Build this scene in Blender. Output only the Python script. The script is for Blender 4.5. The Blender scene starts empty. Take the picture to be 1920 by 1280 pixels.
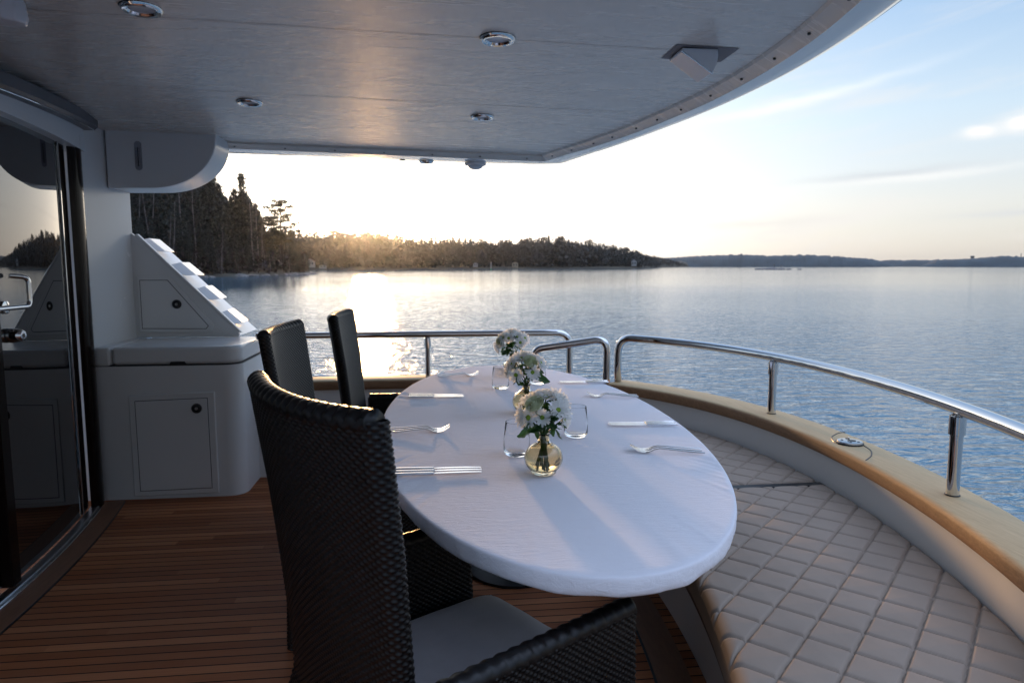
import bpy, bmesh, math, random
from mathutils import Vector, Matrix, noise
R = math.radians
PI = math.pi
rnd = random.Random(7)
S = bpy.context.scene
COL = S.collection

# ------------------------------------------------------------------ camera
EYE = 1.30
cam_d = bpy.data.cameras.new('camera')
cam_d.sensor_width = 36.0
cam_d.lens = 24.0
cam_d.clip_start = 0.05
cam_d.clip_end = 30000
cam_d.dof.use_dof = True
cam_d.dof.focus_distance = 1.95
cam_d.dof.aperture_fstop = 7.0
cam = bpy.data.objects.new('camera', cam_d)
COL.objects.link(cam)
cam.location = (0, 0, EYE)
cam.rotation_euler = (R(90) - math.atan(141 / 1280), 0, R(-6.5))
S.camera = cam

# ------------------------------------------------------------------ light
SUN_AZ = R(-5.3)      # measured from +Y towards +X
SUN_EL = R(3.6)
sun_dir = Vector((math.sin(SUN_AZ) * math.cos(SUN_EL), math.cos(SUN_AZ) * math.cos(SUN_EL), math.sin(SUN_EL)))
sun_d = bpy.data.lights.new('sun', 'SUN')
sun_d.energy = 2.3
sun_d.angle = R(2.4)
sun_d.color = (1.0, 0.55, 0.22)
sun = bpy.data.objects.new('sun', sun_d)
COL.objects.link(sun)
sun.rotation_euler = (-sun_dir).to_track_quat('-Z', 'Y').to_euler()
sun.location = (0, 0, 30)

W = bpy.data.worlds.new('World')
S.world = W
W.use_nodes = True
wn = W.node_tree
wbg = wn.nodes['Background']


def N(nt, t, **kw):
    n = nt.nodes.new(t)
    for k, v in kw.items():
        if k.startswith('i_'):
            key = k[2:]
            key = int(key) if key.isdigit() else key.replace('_', ' ')
            n.inputs[key].default_value = v
        else:
            setattr(n, k, v)
    return n


def math_n(nt, op, a, b=None, c=None, clamp=False):
    n = nt.nodes.new('ShaderNodeMath')
    n.operation = op
    n.use_clamp = clamp
    for i, v in enumerate((a, b, c)):
        if v is None:
            continue
        if isinstance(v, (int, float)):
            n.inputs[i].default_value = v
        else:
            nt.links.new(v, n.inputs[i])
    return n.outputs[0]


def mixc(nt, fac, a, b, mode='MIX'):
    n = nt.nodes.new('ShaderNodeMix')
    n.data_type = 'RGBA'
    n.blend_type = mode
    for idx, v in ((0, fac), (6, a), (7, b)):
        if isinstance(v, (int, float)):
            n.inputs[idx].default_value = v
        elif isinstance(v, (tuple, list)):
            n.inputs[idx].default_value = (*v[:3], 1)
        else:
            nt.links.new(v, n.inputs[idx])
    return n.outputs[2]


def ramp(nt, fac, stops, interp='LINEAR'):
    n = nt.nodes.new('ShaderNodeValToRGB')
    n.color_ramp.interpolation = interp
    el = n.color_ramp.elements
    while len(el) < len(stops):
        el.new(0.5)
    for e, (p, c) in zip(el, stops):
        e.position = p
        e.color = (*c, 1) if isinstance(c, (tuple, list)) else (c, c, c, 1)
    nt.links.new(fac, n.inputs[0])
    return n.outputs[0]


def build_sky():
    nt = wn
    sky = N(nt, 'ShaderNodeTexSky', sky_type='NISHITA', sun_disc=False, sun_elevation=SUN_EL, sun_rotation=SUN_AZ,
            air_density=1.0, dust_density=0.8, ozone_density=1.5)
    k = N(nt, 'ShaderNodeVectorMath', operation='SCALE')
    k.inputs['Scale'].default_value = 0.1
    nt.links.new(sky.outputs[0], k.inputs[0])
    hsv = N(nt, 'ShaderNodeHueSaturation')
    hsv.inputs['Saturation'].default_value = 0.8
    nt.links.new(k.outputs[0], hsv.inputs['Color'])
    gm = N(nt, 'ShaderNodeGamma')
    gm.inputs['Gamma'].default_value = 0.62
    nt.links.new(hsv.outputs[0], gm.inputs['Color'])
    tc = N(nt, 'ShaderNodeTexCoord')
    nrm = N(nt, 'ShaderNodeVectorMath', operation='NORMALIZE')
    nt.links.new(tc.outputs['Generated'], nrm.inputs[0])
    sep = N(nt, 'ShaderNodeSeparateXYZ')
    nt.links.new(nrm.outputs[0], sep.inputs[0])
    z = sep.outputs[2]
    el = math_n(nt, 'ARCSINE', z)                       # elevation, radians
    az = math_n(nt, 'ARCTAN2', sep.outputs[0], sep.outputs[1])   # from +Y to +X
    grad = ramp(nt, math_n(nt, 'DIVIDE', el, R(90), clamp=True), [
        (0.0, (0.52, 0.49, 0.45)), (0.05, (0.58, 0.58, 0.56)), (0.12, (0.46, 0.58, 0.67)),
        (0.22, (0.20, 0.37, 0.60)), (0.38, (1.5, 1.85, 2.6)), (0.6, (1.75, 2.15, 3.0)), (1.0, (1.75, 2.1, 2.9))])  # upper stops raised far above a real sky, as added fill for the deck
    # ahead, around the sunset, the upper sky goes without the added fill light
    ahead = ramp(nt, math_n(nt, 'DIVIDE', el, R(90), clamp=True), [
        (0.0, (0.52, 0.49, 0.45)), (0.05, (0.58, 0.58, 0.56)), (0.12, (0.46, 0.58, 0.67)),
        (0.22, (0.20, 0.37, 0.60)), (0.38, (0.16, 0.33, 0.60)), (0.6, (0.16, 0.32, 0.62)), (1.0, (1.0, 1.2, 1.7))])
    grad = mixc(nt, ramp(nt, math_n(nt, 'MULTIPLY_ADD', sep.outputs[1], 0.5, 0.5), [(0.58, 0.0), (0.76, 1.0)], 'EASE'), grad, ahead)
    nis = mixc(nt, 1.0, gm.outputs[0], (0.86, 0.93, 1.15), 'MULTIPLY')
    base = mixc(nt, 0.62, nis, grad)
    # bright glow of the low sun behind the trees
    dt = N(nt, 'ShaderNodeVectorMath', operation='DOT_PRODUCT')
    nt.links.new(nrm.outputs[0], dt.inputs[0])
    dt.inputs[1].default_value = sun_dir
    d = math_n(nt, 'MAXIMUM', dt.outputs['Value'], 0.0)
    g1 = math_n(nt, 'MULTIPLY', math_n(nt, 'POWER', d, 9.0), 0.45)
    g2 = math_n(nt, 'MULTIPLY', math_n(nt, 'POWER', d, 70.0), 2.2)
    g3 = math_n(nt, 'MULTIPLY', math_n(nt, 'POWER', d, 2500.0), 2.5)
    gl = mixc(nt, 1.0, mixc(nt, 1.0, mixc(nt, 1.0, (1.0, 0.93, 0.82), g1, 'MULTIPLY'),
                            mixc(nt, 1.0, (1.0, 0.84, 0.60), g2, 'MULTIPLY'), 'ADD'),
              mixc(nt, 1.0, (1.0, 0.70, 0.36), g3, 'MULTIPLY'), 'ADD')
    base = mixc(nt, 1.0, base, gl, 'ADD')
    # the half of the sky away from the sunset is darker
    back = ramp(nt, math_n(nt, 'MULTIPLY_ADD', sep.outputs[1], 0.5, 0.5), [(0.10, 0.52), (0.45, 0.74), (0.62, 1.0)])
    base = mixc(nt, 1.0, base, back, 'MULTIPLY')
    # thin cirrus, stretched along the horizon
    mp = N(nt, 'ShaderNodeCombineXYZ')
    nt.links.new(math_n(nt, 'MULTIPLY', az, 2.2), mp.inputs[0])
    nt.links.new(math_n(nt, 'MULTIPLY_ADD', az, -2.0, math_n(nt, 'MULTIPLY', el, 17.0)), mp.inputs[1])
    nz = N(nt, 'ShaderNodeTexNoise', i_Scale=1.3, i_Detail=5.0, i_Roughness=0.6, i_Distortion=0.4)
    nt.links.new(mp.outputs[0], nz.inputs['Vector'])
    cm = ramp(nt, nz.outputs[0], [(0.50, 0.0), (0.72, 1.0)], 'EASE')
    hi = ramp(nt, math_n(nt, 'DIVIDE', el, R(90), clamp=True), [(0.0, 0.6), (0.10, 0.45), (0.3, 0.25), (0.6, 0.15)])
    base = mixc(nt, math_n(nt, 'MULTIPLY', cm, hi), base, (0.60, 0.575, 0.55))

    def wisp(az0, el0, slope, ha, he, col, amt, bend=0.0):
        da = math_n(nt, 'SUBTRACT', az, R(az0))
        de = math_n(nt, 'SUBTRACT', math_n(nt, 'SUBTRACT', el, R(el0)), math_n(nt, 'MULTIPLY', da, slope))
        if bend:
            de = math_n(nt, 'SUBTRACT', de, math_n(nt, 'MULTIPLY', math_n(nt, 'MULTIPLY', da, da), bend))
        wob = math_n(nt, 'MULTIPLY', math_n(nt, 'SUBTRACT', wz.outputs[0], 0.5), R(he) * 2.2)
        de = math_n(nt, 'ADD', de, wob)
        q = math_n(nt, 'ADD', math_n(nt, 'POWER', math_n(nt, 'ABSOLUTE', math_n(nt, 'DIVIDE', da, R(ha))), 2.0),
                   math_n(nt, 'POWER', math_n(nt, 'ABSOLUTE', math_n(nt, 'DIVIDE', de, R(he))), 2.0))
        m = math_n(nt, 'MULTIPLY', math_n(nt, 'EXPONENT', math_n(nt, 'MULTIPLY', q, -1.0)), amt)
        nonlocal base
        base = mixc(nt, m, base, col)
    wv = N(nt, 'ShaderNodeCombineXYZ')
    nt.links.new(math_n(nt, 'MULTIPLY', az, 9.0), wv.inputs[0])
    nt.links.new(math_n(nt, 'MULTIPLY', el, 30.0), wv.inputs[1])
    wz = N(nt, 'ShaderNodeTexNoise', i_Scale=1.6, i_Detail=4.0, i_Roughness=0.6)
    nt.links.new(wv.outputs[0], wz.inputs['Vector'])
    wisp(28.0, 12.0, 0.16, 7.5, 0.35, (0.700, 0.700, 0.700), 0.55, 0.25)
    wisp(35.0, 6.6, 0.05, 5.0, 0.28, (0.434, 0.462, 0.490), 0.75)
    wisp(36.5, 6.3, 0.05, 6.0, 0.30, (0.686, 0.672, 0.651), 0.5)
    wisp(40.2, 9.0, 0.0, 0.9, 0.35, (0.735, 0.700, 0.665), 0.95)
    wisp(42.6, 9.35, 0.12, 1.1, 0.6, (0.735, 0.700, 0.665), 0.95)
    wisp(43.0, 3.6, 0.05, 4.0, 0.25, (0.462, 0.476, 0.490), 0.6)
    wisp(26.0, 3.3, 0.04, 5.0, 0.3, (0.546, 0.525, 0.504), 0.5)
    wisp(-8.5, 3.9, 0.02, 2.2, 0.25, (0.602, 0.518, 0.434), 0.6)
    # below the horizon: dim water colour
    below = ramp(nt, math_n(nt, 'MULTIPLY_ADD', z, 20.0, 1.0, clamp=True), [(0.0, 0.0), (1.0, 1.0)])
    base = mixc(nt, below, (0.10, 0.14, 0.18), base)
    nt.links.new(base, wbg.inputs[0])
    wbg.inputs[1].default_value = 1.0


build_sky()
S.view_settings.view_transform = 'Standard'
S.view_settings.look = 'None'
S.view_settings.gamma = 1.0
S.view_settings.exposure = 0.70
S.cycles.max_bounces = 10
S.cycles.transmission_bounces = 10
S.cycles.glossy_bounces = 5
S.cycles.transparent_max_bounces = 12
S.cycles.caustics_reflective = True
S.cycles.caustics_refractive = True
S.cycles.sample_clamp_indirect = 6.0
S.cycles.use_denoising = True


# ------------------------------------------------------------------ mesh helpers
class MB:
    def __init__(self):
        self.v = []
        self.f = []

    def add(self, vs, fs):
        o = len(self.v)
        self.v += [tuple(p) for p in vs]
        self.f += [tuple(i + o for i in q) for q in fs]
        return self

    def box(self, c, s, rz=0.0, M=None):
        hx, hy, hz = s[0] / 2, s[1] / 2, s[2] / 2
        vs = [Vector((x, y, z)) for z in (-hz, hz) for y in (-hy, hy) for x in (-hx, hx)]
        m = M or Matrix.Rotation(rz, 3, 'Z')
        vs = [m @ p + Vector(c) for p in vs]
        return self.add(vs, [(0, 2, 3, 1), (4, 5, 7, 6), (0, 1, 5, 4), (2, 6, 7, 3), (0, 4, 6, 2), (1, 3, 7, 5)])

    def tube(self, pts, r, n=12, caps=True):
        pts = [Vector(p) for p in pts]
        m = len(pts)
        rr = r if isinstance(r, (list, tuple)) else [r] * m
        t0 = (pts[1] - pts[0]).normalized()
        up = Vector((0, 0, 1)) if abs(t0.z) < 0.9 else Vector((1, 0, 0))
        a = t0.cross(up).normalized()
        vs = []
        for i, p in enumerate(pts):
            t = (pts[min(i + 1, m - 1)] - pts[max(i - 1, 0)]).normalized()
            a = (a - t * a.dot(t)).normalized()
            b = t.cross(a)
            for k in range(n):
                w = 2 * PI * k / n
                vs.append(p + (a * math.cos(w) + b * math.sin(w)) * rr[i])
        fs = [(i * n + k, i * n + (k + 1) % n, (i + 1) * n + (k + 1) % n, (i + 1) * n + k)
              for i in range(m - 1) for k in range(n)]
        if caps:
            fs.append(tuple(reversed(range(n))))
            fs.append(tuple((m - 1) * n + k for k in range(n)))
        return self.add(vs, fs)

    def lathe(self, prof, c=(0, 0, 0), n=24, M=None, caps=True):
        vs, fs = [], []
        for (r, z) in prof:
            for k in range(n):
                w = 2 * PI * k / n
                p = Vector((r * math.cos(w), r * math.sin(w), z))
                vs.append((M @ p if M else p) + Vector(c))
        m = len(prof)
        for i in range(m - 1):
            for k in range(n):
                fs.append((i * n + k, i * n + (k + 1) % n, (i + 1) * n + (k + 1) % n, (i + 1) * n + k))
        if caps and prof[0][0] > 1e-6:
            fs.append(tuple(reversed(range(n))))
        if caps and prof[-1][0] > 1e-6:
            fs.append(tuple((m - 1) * n + k for k in range(n)))
        return self.add(vs, fs)

    def prism(self, poly, z0, z1):
        n = len(poly)
        vs = [(x, y, z0) for x, y in poly] + [(x, y, z1) for x, y in poly]
        fs = [tuple(reversed(range(n))), tuple(range(n, 2 * n))]
        fs += [(i, (i + 1) % n, n + (i + 1) % n, n + i) for i in range(n)]
        return self.add(vs, fs)

    def prismY(self, poly, y0, y1):
        n = len(poly)
        vs = [(x, y0, z) for x, z in poly] + [(x, y1, z) for x, z in poly]
        fs = [tuple(range(n)), tuple(reversed(range(n, 2 * n)))]
        fs += [(i, n + i, n + (i + 1) % n, (i + 1) % n) for i in range(n)]
        return self.add(vs, fs)

    def loft(self, loops, closed=False, caps=False):
        n = len(loops[0])
        vs = [p for L in loops for p in L]
        fs = []
        for i in range(len(loops) - 1):
            for k in range(n if closed else n - 1):
                fs.append((i * n + k, i * n + (k + 1) % n, (i + 1) * n + (k + 1) % n, (i + 1) * n + k))
        if caps:
            fs.append(tuple(reversed(range(n))))
            fs.append(tuple((len(loops) - 1) * n + k for k in range(n)))
        return self.add(vs, fs)

    def sweep(self, path, prof, closed_prof=True, caps=True):
        """profile (side, z) swept along a 2-D path; side is measured to the left of travel"""
        m = len(path)
        loops = []
        for i in range(m):
            a = Vector(path[max(i - 1, 0)]); b = Vector(path[min(i + 1, m - 1)])
            t = (b - a).normalized()
            nx, ny = -t.y, t.x
            p = path[i]
            loops.append([(p[0] + nx * s, p[1] + ny * s, z) for s, z in prof])
        return self.loft(loops, closed_prof, caps and closed_prof)

    def build(self, name, mat, parent=None, sharp=35, bevel=0.0, seg=2, fix=True, world=True):
        me = bpy.data.meshes.new(name)
        off = Vector(parent_loc(parent)) if (parent is not None and world) else Vector((0, 0, 0))
        me.from_pydata([Vector(p) - off for p in self.v], [], self.f)
        me.materials.append(mat)
        if fix:
            bm = bmesh.new(); bm.from_mesh(me)
            bmesh.ops.recalc_face_normals(bm, faces=bm.faces)
            bm.to_mesh(me); bm.free()
        me.polygons.foreach_set('use_smooth', [True] * len(me.polygons))
        if sharp is not None and sharp < 180:
            me.set_sharp_from_angle(angle=R(sharp))
        me.update()
        o = bpy.data.objects.new(name, me)
        COL.objects.link(o)
        if parent is not None:
            o.parent = parent
        if bevel:
            b = o.modifiers.new('bevel', 'BEVEL')
            b.width = bevel; b.segments = seg; b.limit_method = 'ANGLE'; b.angle_limit = R(40)
            b.harden_normals = False
        return o


def parent_loc(p):
    v = Vector((0, 0, 0))
    while p is not None:
        v = v + Vector(p.location)
        p = p.parent
    return v


def tag(o, label=None, cat=None, group=None, kind=None):
    if label: o['label'] = label
    if cat: o['category'] = cat
    if group: o['group'] = group
    if kind: o['kind'] = kind
    return o


def thing(name, label, cat, loc=(0, 0, 0), rz=0.0, group=None):
    o = bpy.data.objects.new(name, None)
    COL.objects.link(o)
    o.location = loc
    o.rotation_euler = (0, 0, rz)
    o.empty_display_size = 0.05
    return tag(o, label, cat, group)


def dup(root, loc=None, rz=None, label=None, parent=None, scale=None):
    c = root.copy()
    COL.objects.link(c)
    if parent is not None:
        c.parent = parent
    for ch in root.children:
        dup(ch, parent=c)
    if loc is not None: c.location = loc
    if rz is not None: c.rotation_euler = (0, 0, rz)
    if label: c['label'] = label
    if scale is not None: c.scale = scale
    return c


# ------------------------------------------------------------------ materials
def mat(name, col, rough=0.5, metal=0.0, spec=0.5, coat=0.0, coat_r=0.05, trans=0.0, ior=1.45, vary=0.0, vscale=8.0,
        bump=0.0, bscale=200.0, sheen=0.0, bdist=0.001, rvary=0.0):
    m = bpy.data.materials.new(name)
    m.use_nodes = True
    nt = m.node_tree
    p = nt.nodes['Principled BSDF']
    p.inputs['Base Color'].default_value = (*col, 1)
    p.inputs['Roughness'].default_value = rough
    p.inputs['Metallic'].default_value = metal
    p.inputs['Specular IOR Level'].default_value = spec
    p.inputs['IOR'].default_value = ior
    p.inputs['Coat Weight'].default_value = coat
    p.inputs['Coat Roughness'].default_value = coat_r
    p.inputs['Transmission Weight'].default_value = trans
    p.inputs['Sheen Weight'].default_value = sheen
    if vary or bump or rvary:
        tc = N(nt, 'ShaderNodeTexCoord')
    if vary or rvary:
        nz = N(nt, 'ShaderNodeTexNoise', i_Scale=vscale, i_Detail=6.0, i_Roughness=0.6)
        nt.links.new(tc.outputs['Object'], nz.inputs['Vector'])
        if vary:
            c = ramp(nt, nz.outputs[0], [(0.3, tuple(x * (1 - vary) for x in col)), (0.7, tuple(min(1, x * (1 + vary)) for x in col))])
            nt.links.new(c, p.inputs['Base Color'])
        if rvary:
            c = ramp(nt, nz.outputs[0], [(0.3, max(0.0, rough - rvary)), (0.7, rough + rvary)])
            nt.links.new(c, p.inputs['Roughness'])
    if bump:
        b = N(nt, 'ShaderNodeBump', i_Strength=bump, i_Distance=bdist)
        nb = N(nt, 'ShaderNodeTexNoise', i_Scale=bscale, i_Detail=3.0)
        nt.links.new(tc.outputs['Object'], nb.inputs['Vector'])
        nt.links.new(nb.outputs[0], b.inputs['Height'])
        nt.links.new(b.outputs[0], p.inputs['Normal'])
    return m


M = {}
M['gelcoat'] = mat('white_gelcoat', (0.70, 0.70, 0.70), 0.22, spec=0.5, rvary=0.06, vscale=3.0, bump=0.06, bscale=9.0, bdist=0.004)
M['gelcoat_dark'] = mat('grey_gap', (0.03, 0.03, 0.035), 0.6)
M['steel'] = mat('polished_steel', (0.66, 0.66, 0.67), 0.06, metal=1.0, rvary=0.03, vscale=25)
M['steel_dull'] = mat('brushed_steel', (0.55, 0.55, 0.56), 0.28, metal=1.0)
M['cutlery'] = mat('cutlery_steel', (0.74, 0.74, 0.75), 0.14, metal=1.0, rvary=0.05, vscale=60)
M['black'] = mat('black_plastic', (0.012, 0.012, 0.014), 0.4)
M['dark_wood'] = mat('dark_varnished_wood', (0.055, 0.024, 0.014), 0.35, vary=0.3, vscale=12)
M['tint_glass'] = mat('tinted_glass', (0.004, 0.004, 0.005), 0.012, spec=0.7, ior=2.0)
M['jamb'] = mat('dark_gloss_frame', (0.010, 0.006, 0.005), 0.16, spec=0.2, ior=1.4, bump=0.05, bscale=14, bdist=0.002)
M['resin'] = mat('black_resin_wicker', (0.003, 0.0027, 0.0032), 0.38, spec=0.42, vary=0.35, vscale=60)
M['cushion'] = mat('grey_cushion', (0.40, 0.40, 0.43), 0.85, vary=0.06, vscale=20, bump=0.3, bscale=500, sheen=0.2)
M['white_plastic'] = mat('white_plastic', (0.62, 0.62, 0.64), 0.35)
M['lens'] = mat('frosted_lens', (0.50, 0.53, 0.58), 0.25, spec=0.6)
M['stem'] = mat('green_stem', (0.035, 0.085, 0.02), 0.5, vary=0.3, vscale=50)
M['petal_centre'] = mat('yellow_green_centre', (0.20, 0.32, 0.03), 0.7, vary=0.3, vscale=200, bump=0.6, bscale=900)
M['rock'] = mat('shore_rock', (0.15, 0.14, 0.135), 0.85, vary=0.45, vscale=0.5)
M['bark'] = mat('tree_bark', (0.055, 0.045, 0.040), 0.9, vary=0.35, vscale=1.5)
M['birch'] = mat('birch_bark', (0.15, 0.138, 0.132), 0.85, vary=0.5, vscale=1.2)
M['twigs'] = mat('bare_twigs', (0.045, 0.034, 0.031), 0.9, vary=0.3, vscale=0.4)
M['white_paint'] = mat('white_house_paint', (0.27, 0.27, 0.27), 0.7, vary=0.08, vscale=1)
M['red_roof'] = mat('red_roof_tiles', (0.22, 0.05, 0.035), 0.8, vary=0.25, vscale=2)
M['cream_paint'] = mat('cream_paint', (0.30, 0.25, 0.18), 0.7, vary=0.1, vscale=1)
M['window'] = mat('window_glass', (0.02, 0.03, 0.04), 0.05, spec=0.8)
M['green_paint'] = mat('green_marker_paint', (0.03, 0.16, 0.08), 0.5)


def translucent_mat(name, col, tr, rough=0.6, vary=0.2, vscale=40.0, wt=0.4):
    m = bpy.data.materials.new(name)
    m.use_nodes = True
    nt = m.node_tree
    p = nt.nodes['Principled BSDF']
    out = nt.nodes['Material Output']
    p.inputs['Roughness'].default_value = rough
    tc = N(nt, 'ShaderNodeTexCoord')
    nz = N(nt, 'ShaderNodeTexNoise', i_Scale=vscale, i_Detail=3.0)
    nt.links.new(tc.outputs['Object'], nz.inputs['Vector'])
    c = ramp(nt, nz.outputs[0], [(0.3, tuple(x * (1 - vary) for x in col)), (0.7, tuple(min(1, x * (1 + vary)) for x in col))])
    nt.links.new(c, p.inputs['Base Color'])
    t = N(nt, 'ShaderNodeBsdfTranslucent')
    t.inputs[0].default_value = (*tr, 1)
    mx = N(nt, 'ShaderNodeMixShader')
    mx.inputs[0].default_value = wt
    nt.links.new(p.outputs[0], mx.inputs[1])
    nt.links.new(t.outputs[0], mx.inputs[2])
    nt.links.new(mx.outputs[0], out.inputs[0])
    return m


M['petal'] = translucent_mat('white_petal', (0.88, 0.88, 0.88), (0.95, 0.97, 0.95), vary=0.03, wt=0.45)
M['rose'] = translucent_mat('pale_rose_petal', (0.72, 0.76, 0.55), (0.7, 0.75, 0.45), vary=0.08, wt=0.3)
M['leaf'] = translucent_mat('bouquet_leaf', (0.022, 0.075, 0.024), (0.05, 0.16, 0.03), rough=0.35, vary=0.35, wt=0.2)
M['needles'] = translucent_mat('dark_needles', (0.016, 0.021, 0.017), (0.05, 0.045, 0.02), rough=0.7, vary=0.5, vscale=0.35, wt=0.12)
M['pine_needles'] = translucent_mat('pine_needles', (0.024, 0.027, 0.016), (0.14, 0.09, 0.02), rough=0.7, vary=0.45, vscale=0.5, wt=0.2)
M['forest'] = translucent_mat('far_forest', (0.024, 0.028, 0.030), (0.08, 0.06, 0.025), rough=0.8, vary=0.55, vscale=0.045, wt=0.05)


def glass_mat(name, col, ior=1.45):
    m = bpy.data.materials.new(name)
    m.use_nodes = True
    p = m.node_tree.nodes['Principled BSDF']
    p.inputs['Base Color'].default_value = (*col, 1)
    p.inputs['Roughness'].default_value = 0.0
    p.inputs['Transmission Weight'].default_value = 1.0
    p.inputs['IOR'].default_value = ior
    return m


M['clear_glass'] = glass_mat('clear_glass', (0.99, 0.99, 0.99), 1.22)
M['amber_glass'] = glass_mat('amber_glass', (0.94, 0.82, 0.60), 1.45)
M['vase_water'] = glass_mat('vase_water', (0.97, 0.97, 0.93), 1.333)


def teak_deck_mat():
    m = bpy.data.materials.new('teak_planks')
    m.use_nodes = True
    nt = m.node_tree
    p = nt.nodes['Principled BSDF']
    tc = N(nt, 'ShaderNodeTexCoord')
    sp = N(nt, 'ShaderNodeSeparateXYZ')
    nt.links.new(tc.outputs['Object'], sp.inputs[0])
    PL = 0.047
    v = math_n(nt, 'DIVIDE', sp.outputs[1], PL)
    idx = math_n(nt, 'FLOOR', v)
    fr = math_n(nt, 'FRACT', v)
    wn1 = N(nt, 'ShaderNodeTexWhiteNoise', noise_dimensions='1D')
    nt.links.new(idx, wn1.inputs['W'])
    # butt joints
    xx = math_n(nt, 'ADD', math_n(nt, 'DIVIDE', sp.outputs[0], 1.9), math_n(nt, 'MULTIPLY', wn1.outputs[0], 7.0))
    seg = math_n(nt, 'FLOOR', xx)
    wn2 = N(nt, 'ShaderNodeTexWhiteNoise', noise_dimensions='2D')
    cv = N(nt, 'ShaderNodeCombineXYZ')
    nt.links.new(idx, cv.inputs[0]); nt.links.new(seg, cv.inputs[1])
    nt.links.new(cv.outputs[0], wn2.inputs['Vector'])
    mp = N(nt, 'ShaderNodeMapping')
    mp.inputs['Scale'].default_value = (3.0, 90.0, 1.0)
    nt.links.new(tc.outputs['Object'], mp.inputs[0])
    off = N(nt, 'ShaderNodeVectorMath', operation='ADD')
    nt.links.new(mp.outputs[0], off.inputs[0])
    nt.links.new(wn2.outputs['Color'], off.inputs[1])
    gr = N(nt, 'ShaderNodeTexNoise', i_Scale=1.6, i_Detail=6.0, i_Roughness=0.65, i_Distortion=0.3)
    nt.links.new(off.outputs[0], gr.inputs['Vector'])
    tint = math_n(nt, 'MULTIPLY_ADD', wn2.outputs['Value'], 0.55, math_n(nt, 'MULTIPLY', gr.outputs[0], 0.6))
    wood = ramp(nt, tint, [(0.2, (0.25, 0.084, 0.034)), (0.55, (0.38, 0.138, 0.058)), (0.95, (0.54, 0.22, 0.098))])
    big = N(nt, 'ShaderNodeTexNoise', i_Scale=2.5, i_Detail=4.0)
    nt.links.new(tc.outputs['Object'], big.inputs['Vector'])
    wood = mixc(nt, math_n(nt, 'MULTIPLY', ramp(nt, big.outputs[0], [(0.4, 0.0), (0.7, 1.0)]), 0.35), wood, (0.26, 0.14, 0.09))
    e = math_n(nt, 'ABSOLUTE', math_n(nt, 'SUBTRACT', fr, 0.5))
    caulk = math_n(nt, 'GREATER_THAN', e, 0.445)
    col = mixc(nt, caulk, wood, (0.010, 0.010, 0.011))
    nt.links.new(col, p.inputs['Base Color'])
    p.inputs['Specular IOR Level'].default_value = 0.10
    rg = math_n(nt, 'MULTIPLY_ADD', gr.outputs[0], 0.25, 0.45)
    nt.links.new(rg, p.inputs['Roughness'])
    b = N(nt, 'ShaderNodeBump', i_Strength=0.4, i_Distance=0.002)
    hh = math_n(nt, 'SUBTRACT', math_n(nt, 'MULTIPLY', gr.outputs[0], 0.3), caulk)
    nt.links.new(hh, b.inputs['Height'])
    nt.links.new(b.outputs[0], p.inputs['Normal'])
    return m


def teak_mat(name, c0, c1, rough, axis_scale=(1, 1, 1), weather=None):
    """long-grained teak; the grain follows the object's uv (u along the length)"""
    m = bpy.data.materials.new(name)
    m.use_nodes = True
    nt = m.node_tree
    p = nt.nodes['Principled BSDF']
    tc = N(nt, 'ShaderNodeTexCoord')
    mp = N(nt, 'ShaderNodeMapping')
    mp.inputs['Scale'].default_value = axis_scale
    nt.links.new(tc.outputs['Object'], mp.inputs[0])
    gr = N(nt, 'ShaderNodeTexNoise', i_Scale=6.0, i_Detail=7.0, i_Roughness=0.7, i_Distortion=0.6)
    nt.links.new(mp.outputs[0], gr.inputs['Vector'])
    fine = N(nt, 'ShaderNodeTexNoise', i_Scale=30.0, i_Detail=4.0, i_Roughness=0.7)
    nt.links.new(mp.outputs[0], fine.inputs['Vector'])
    f = math_n(nt, 'MULTIPLY_ADD', fine.outputs[0], 0.4, math_n(nt, 'MULTIPLY', gr.outputs[0], 0.6))
    c = ramp(nt, f, [(0.3, c0), (0.68, c1)])
    if weather:
        geo = N(nt, 'ShaderNodeNewGeometry')
        sp = N(nt, 'ShaderNodeSeparateXYZ')
        nt.links.new(geo.outputs['Normal'], sp.inputs[0])
        up = ramp(nt, sp.outputs[2], [(0.50, 0.0), (0.90, 1.0)])
        c = mixc(nt, up, c, mixc(nt, f, weather[0], weather[1]))
    nt.links.new(c, p.inputs['Base Color'])
    p.inputs['Roughness'].default_value = rough
    b = N(nt, 'ShaderNodeBump', i_Strength=0.25, i_Distance=0.002)
    nt.links.new(f, b.inputs['Height'])
    nt.links.new(b.outputs[0], p.inputs['Normal'])
    return m


M['deck'] = teak_deck_mat()
M['margin'] = teak_mat('teak_margin', (0.15, 0.068, 0.036), (0.27, 0.13, 0.07), 0.5, (12, 1.5, 12))
M['cap_teak'] = teak_mat('cap_teak', (0.15, 0.078, 0.038), (0.34, 0.195, 0.10), 0.65, (15, 0.8, 15),
                         weather=((0.20, 0.135, 0.062), (0.74, 0.56, 0.32)))
M['cap_teak_x'] = teak_mat('cap_teak_far', (0.15, 0.078, 0.038), (0.34, 0.195, 0.10), 0.65, (0.8, 15, 15),
                           weather=((0.20, 0.135, 0.062), (0.74, 0.56, 0.32)))


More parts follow.
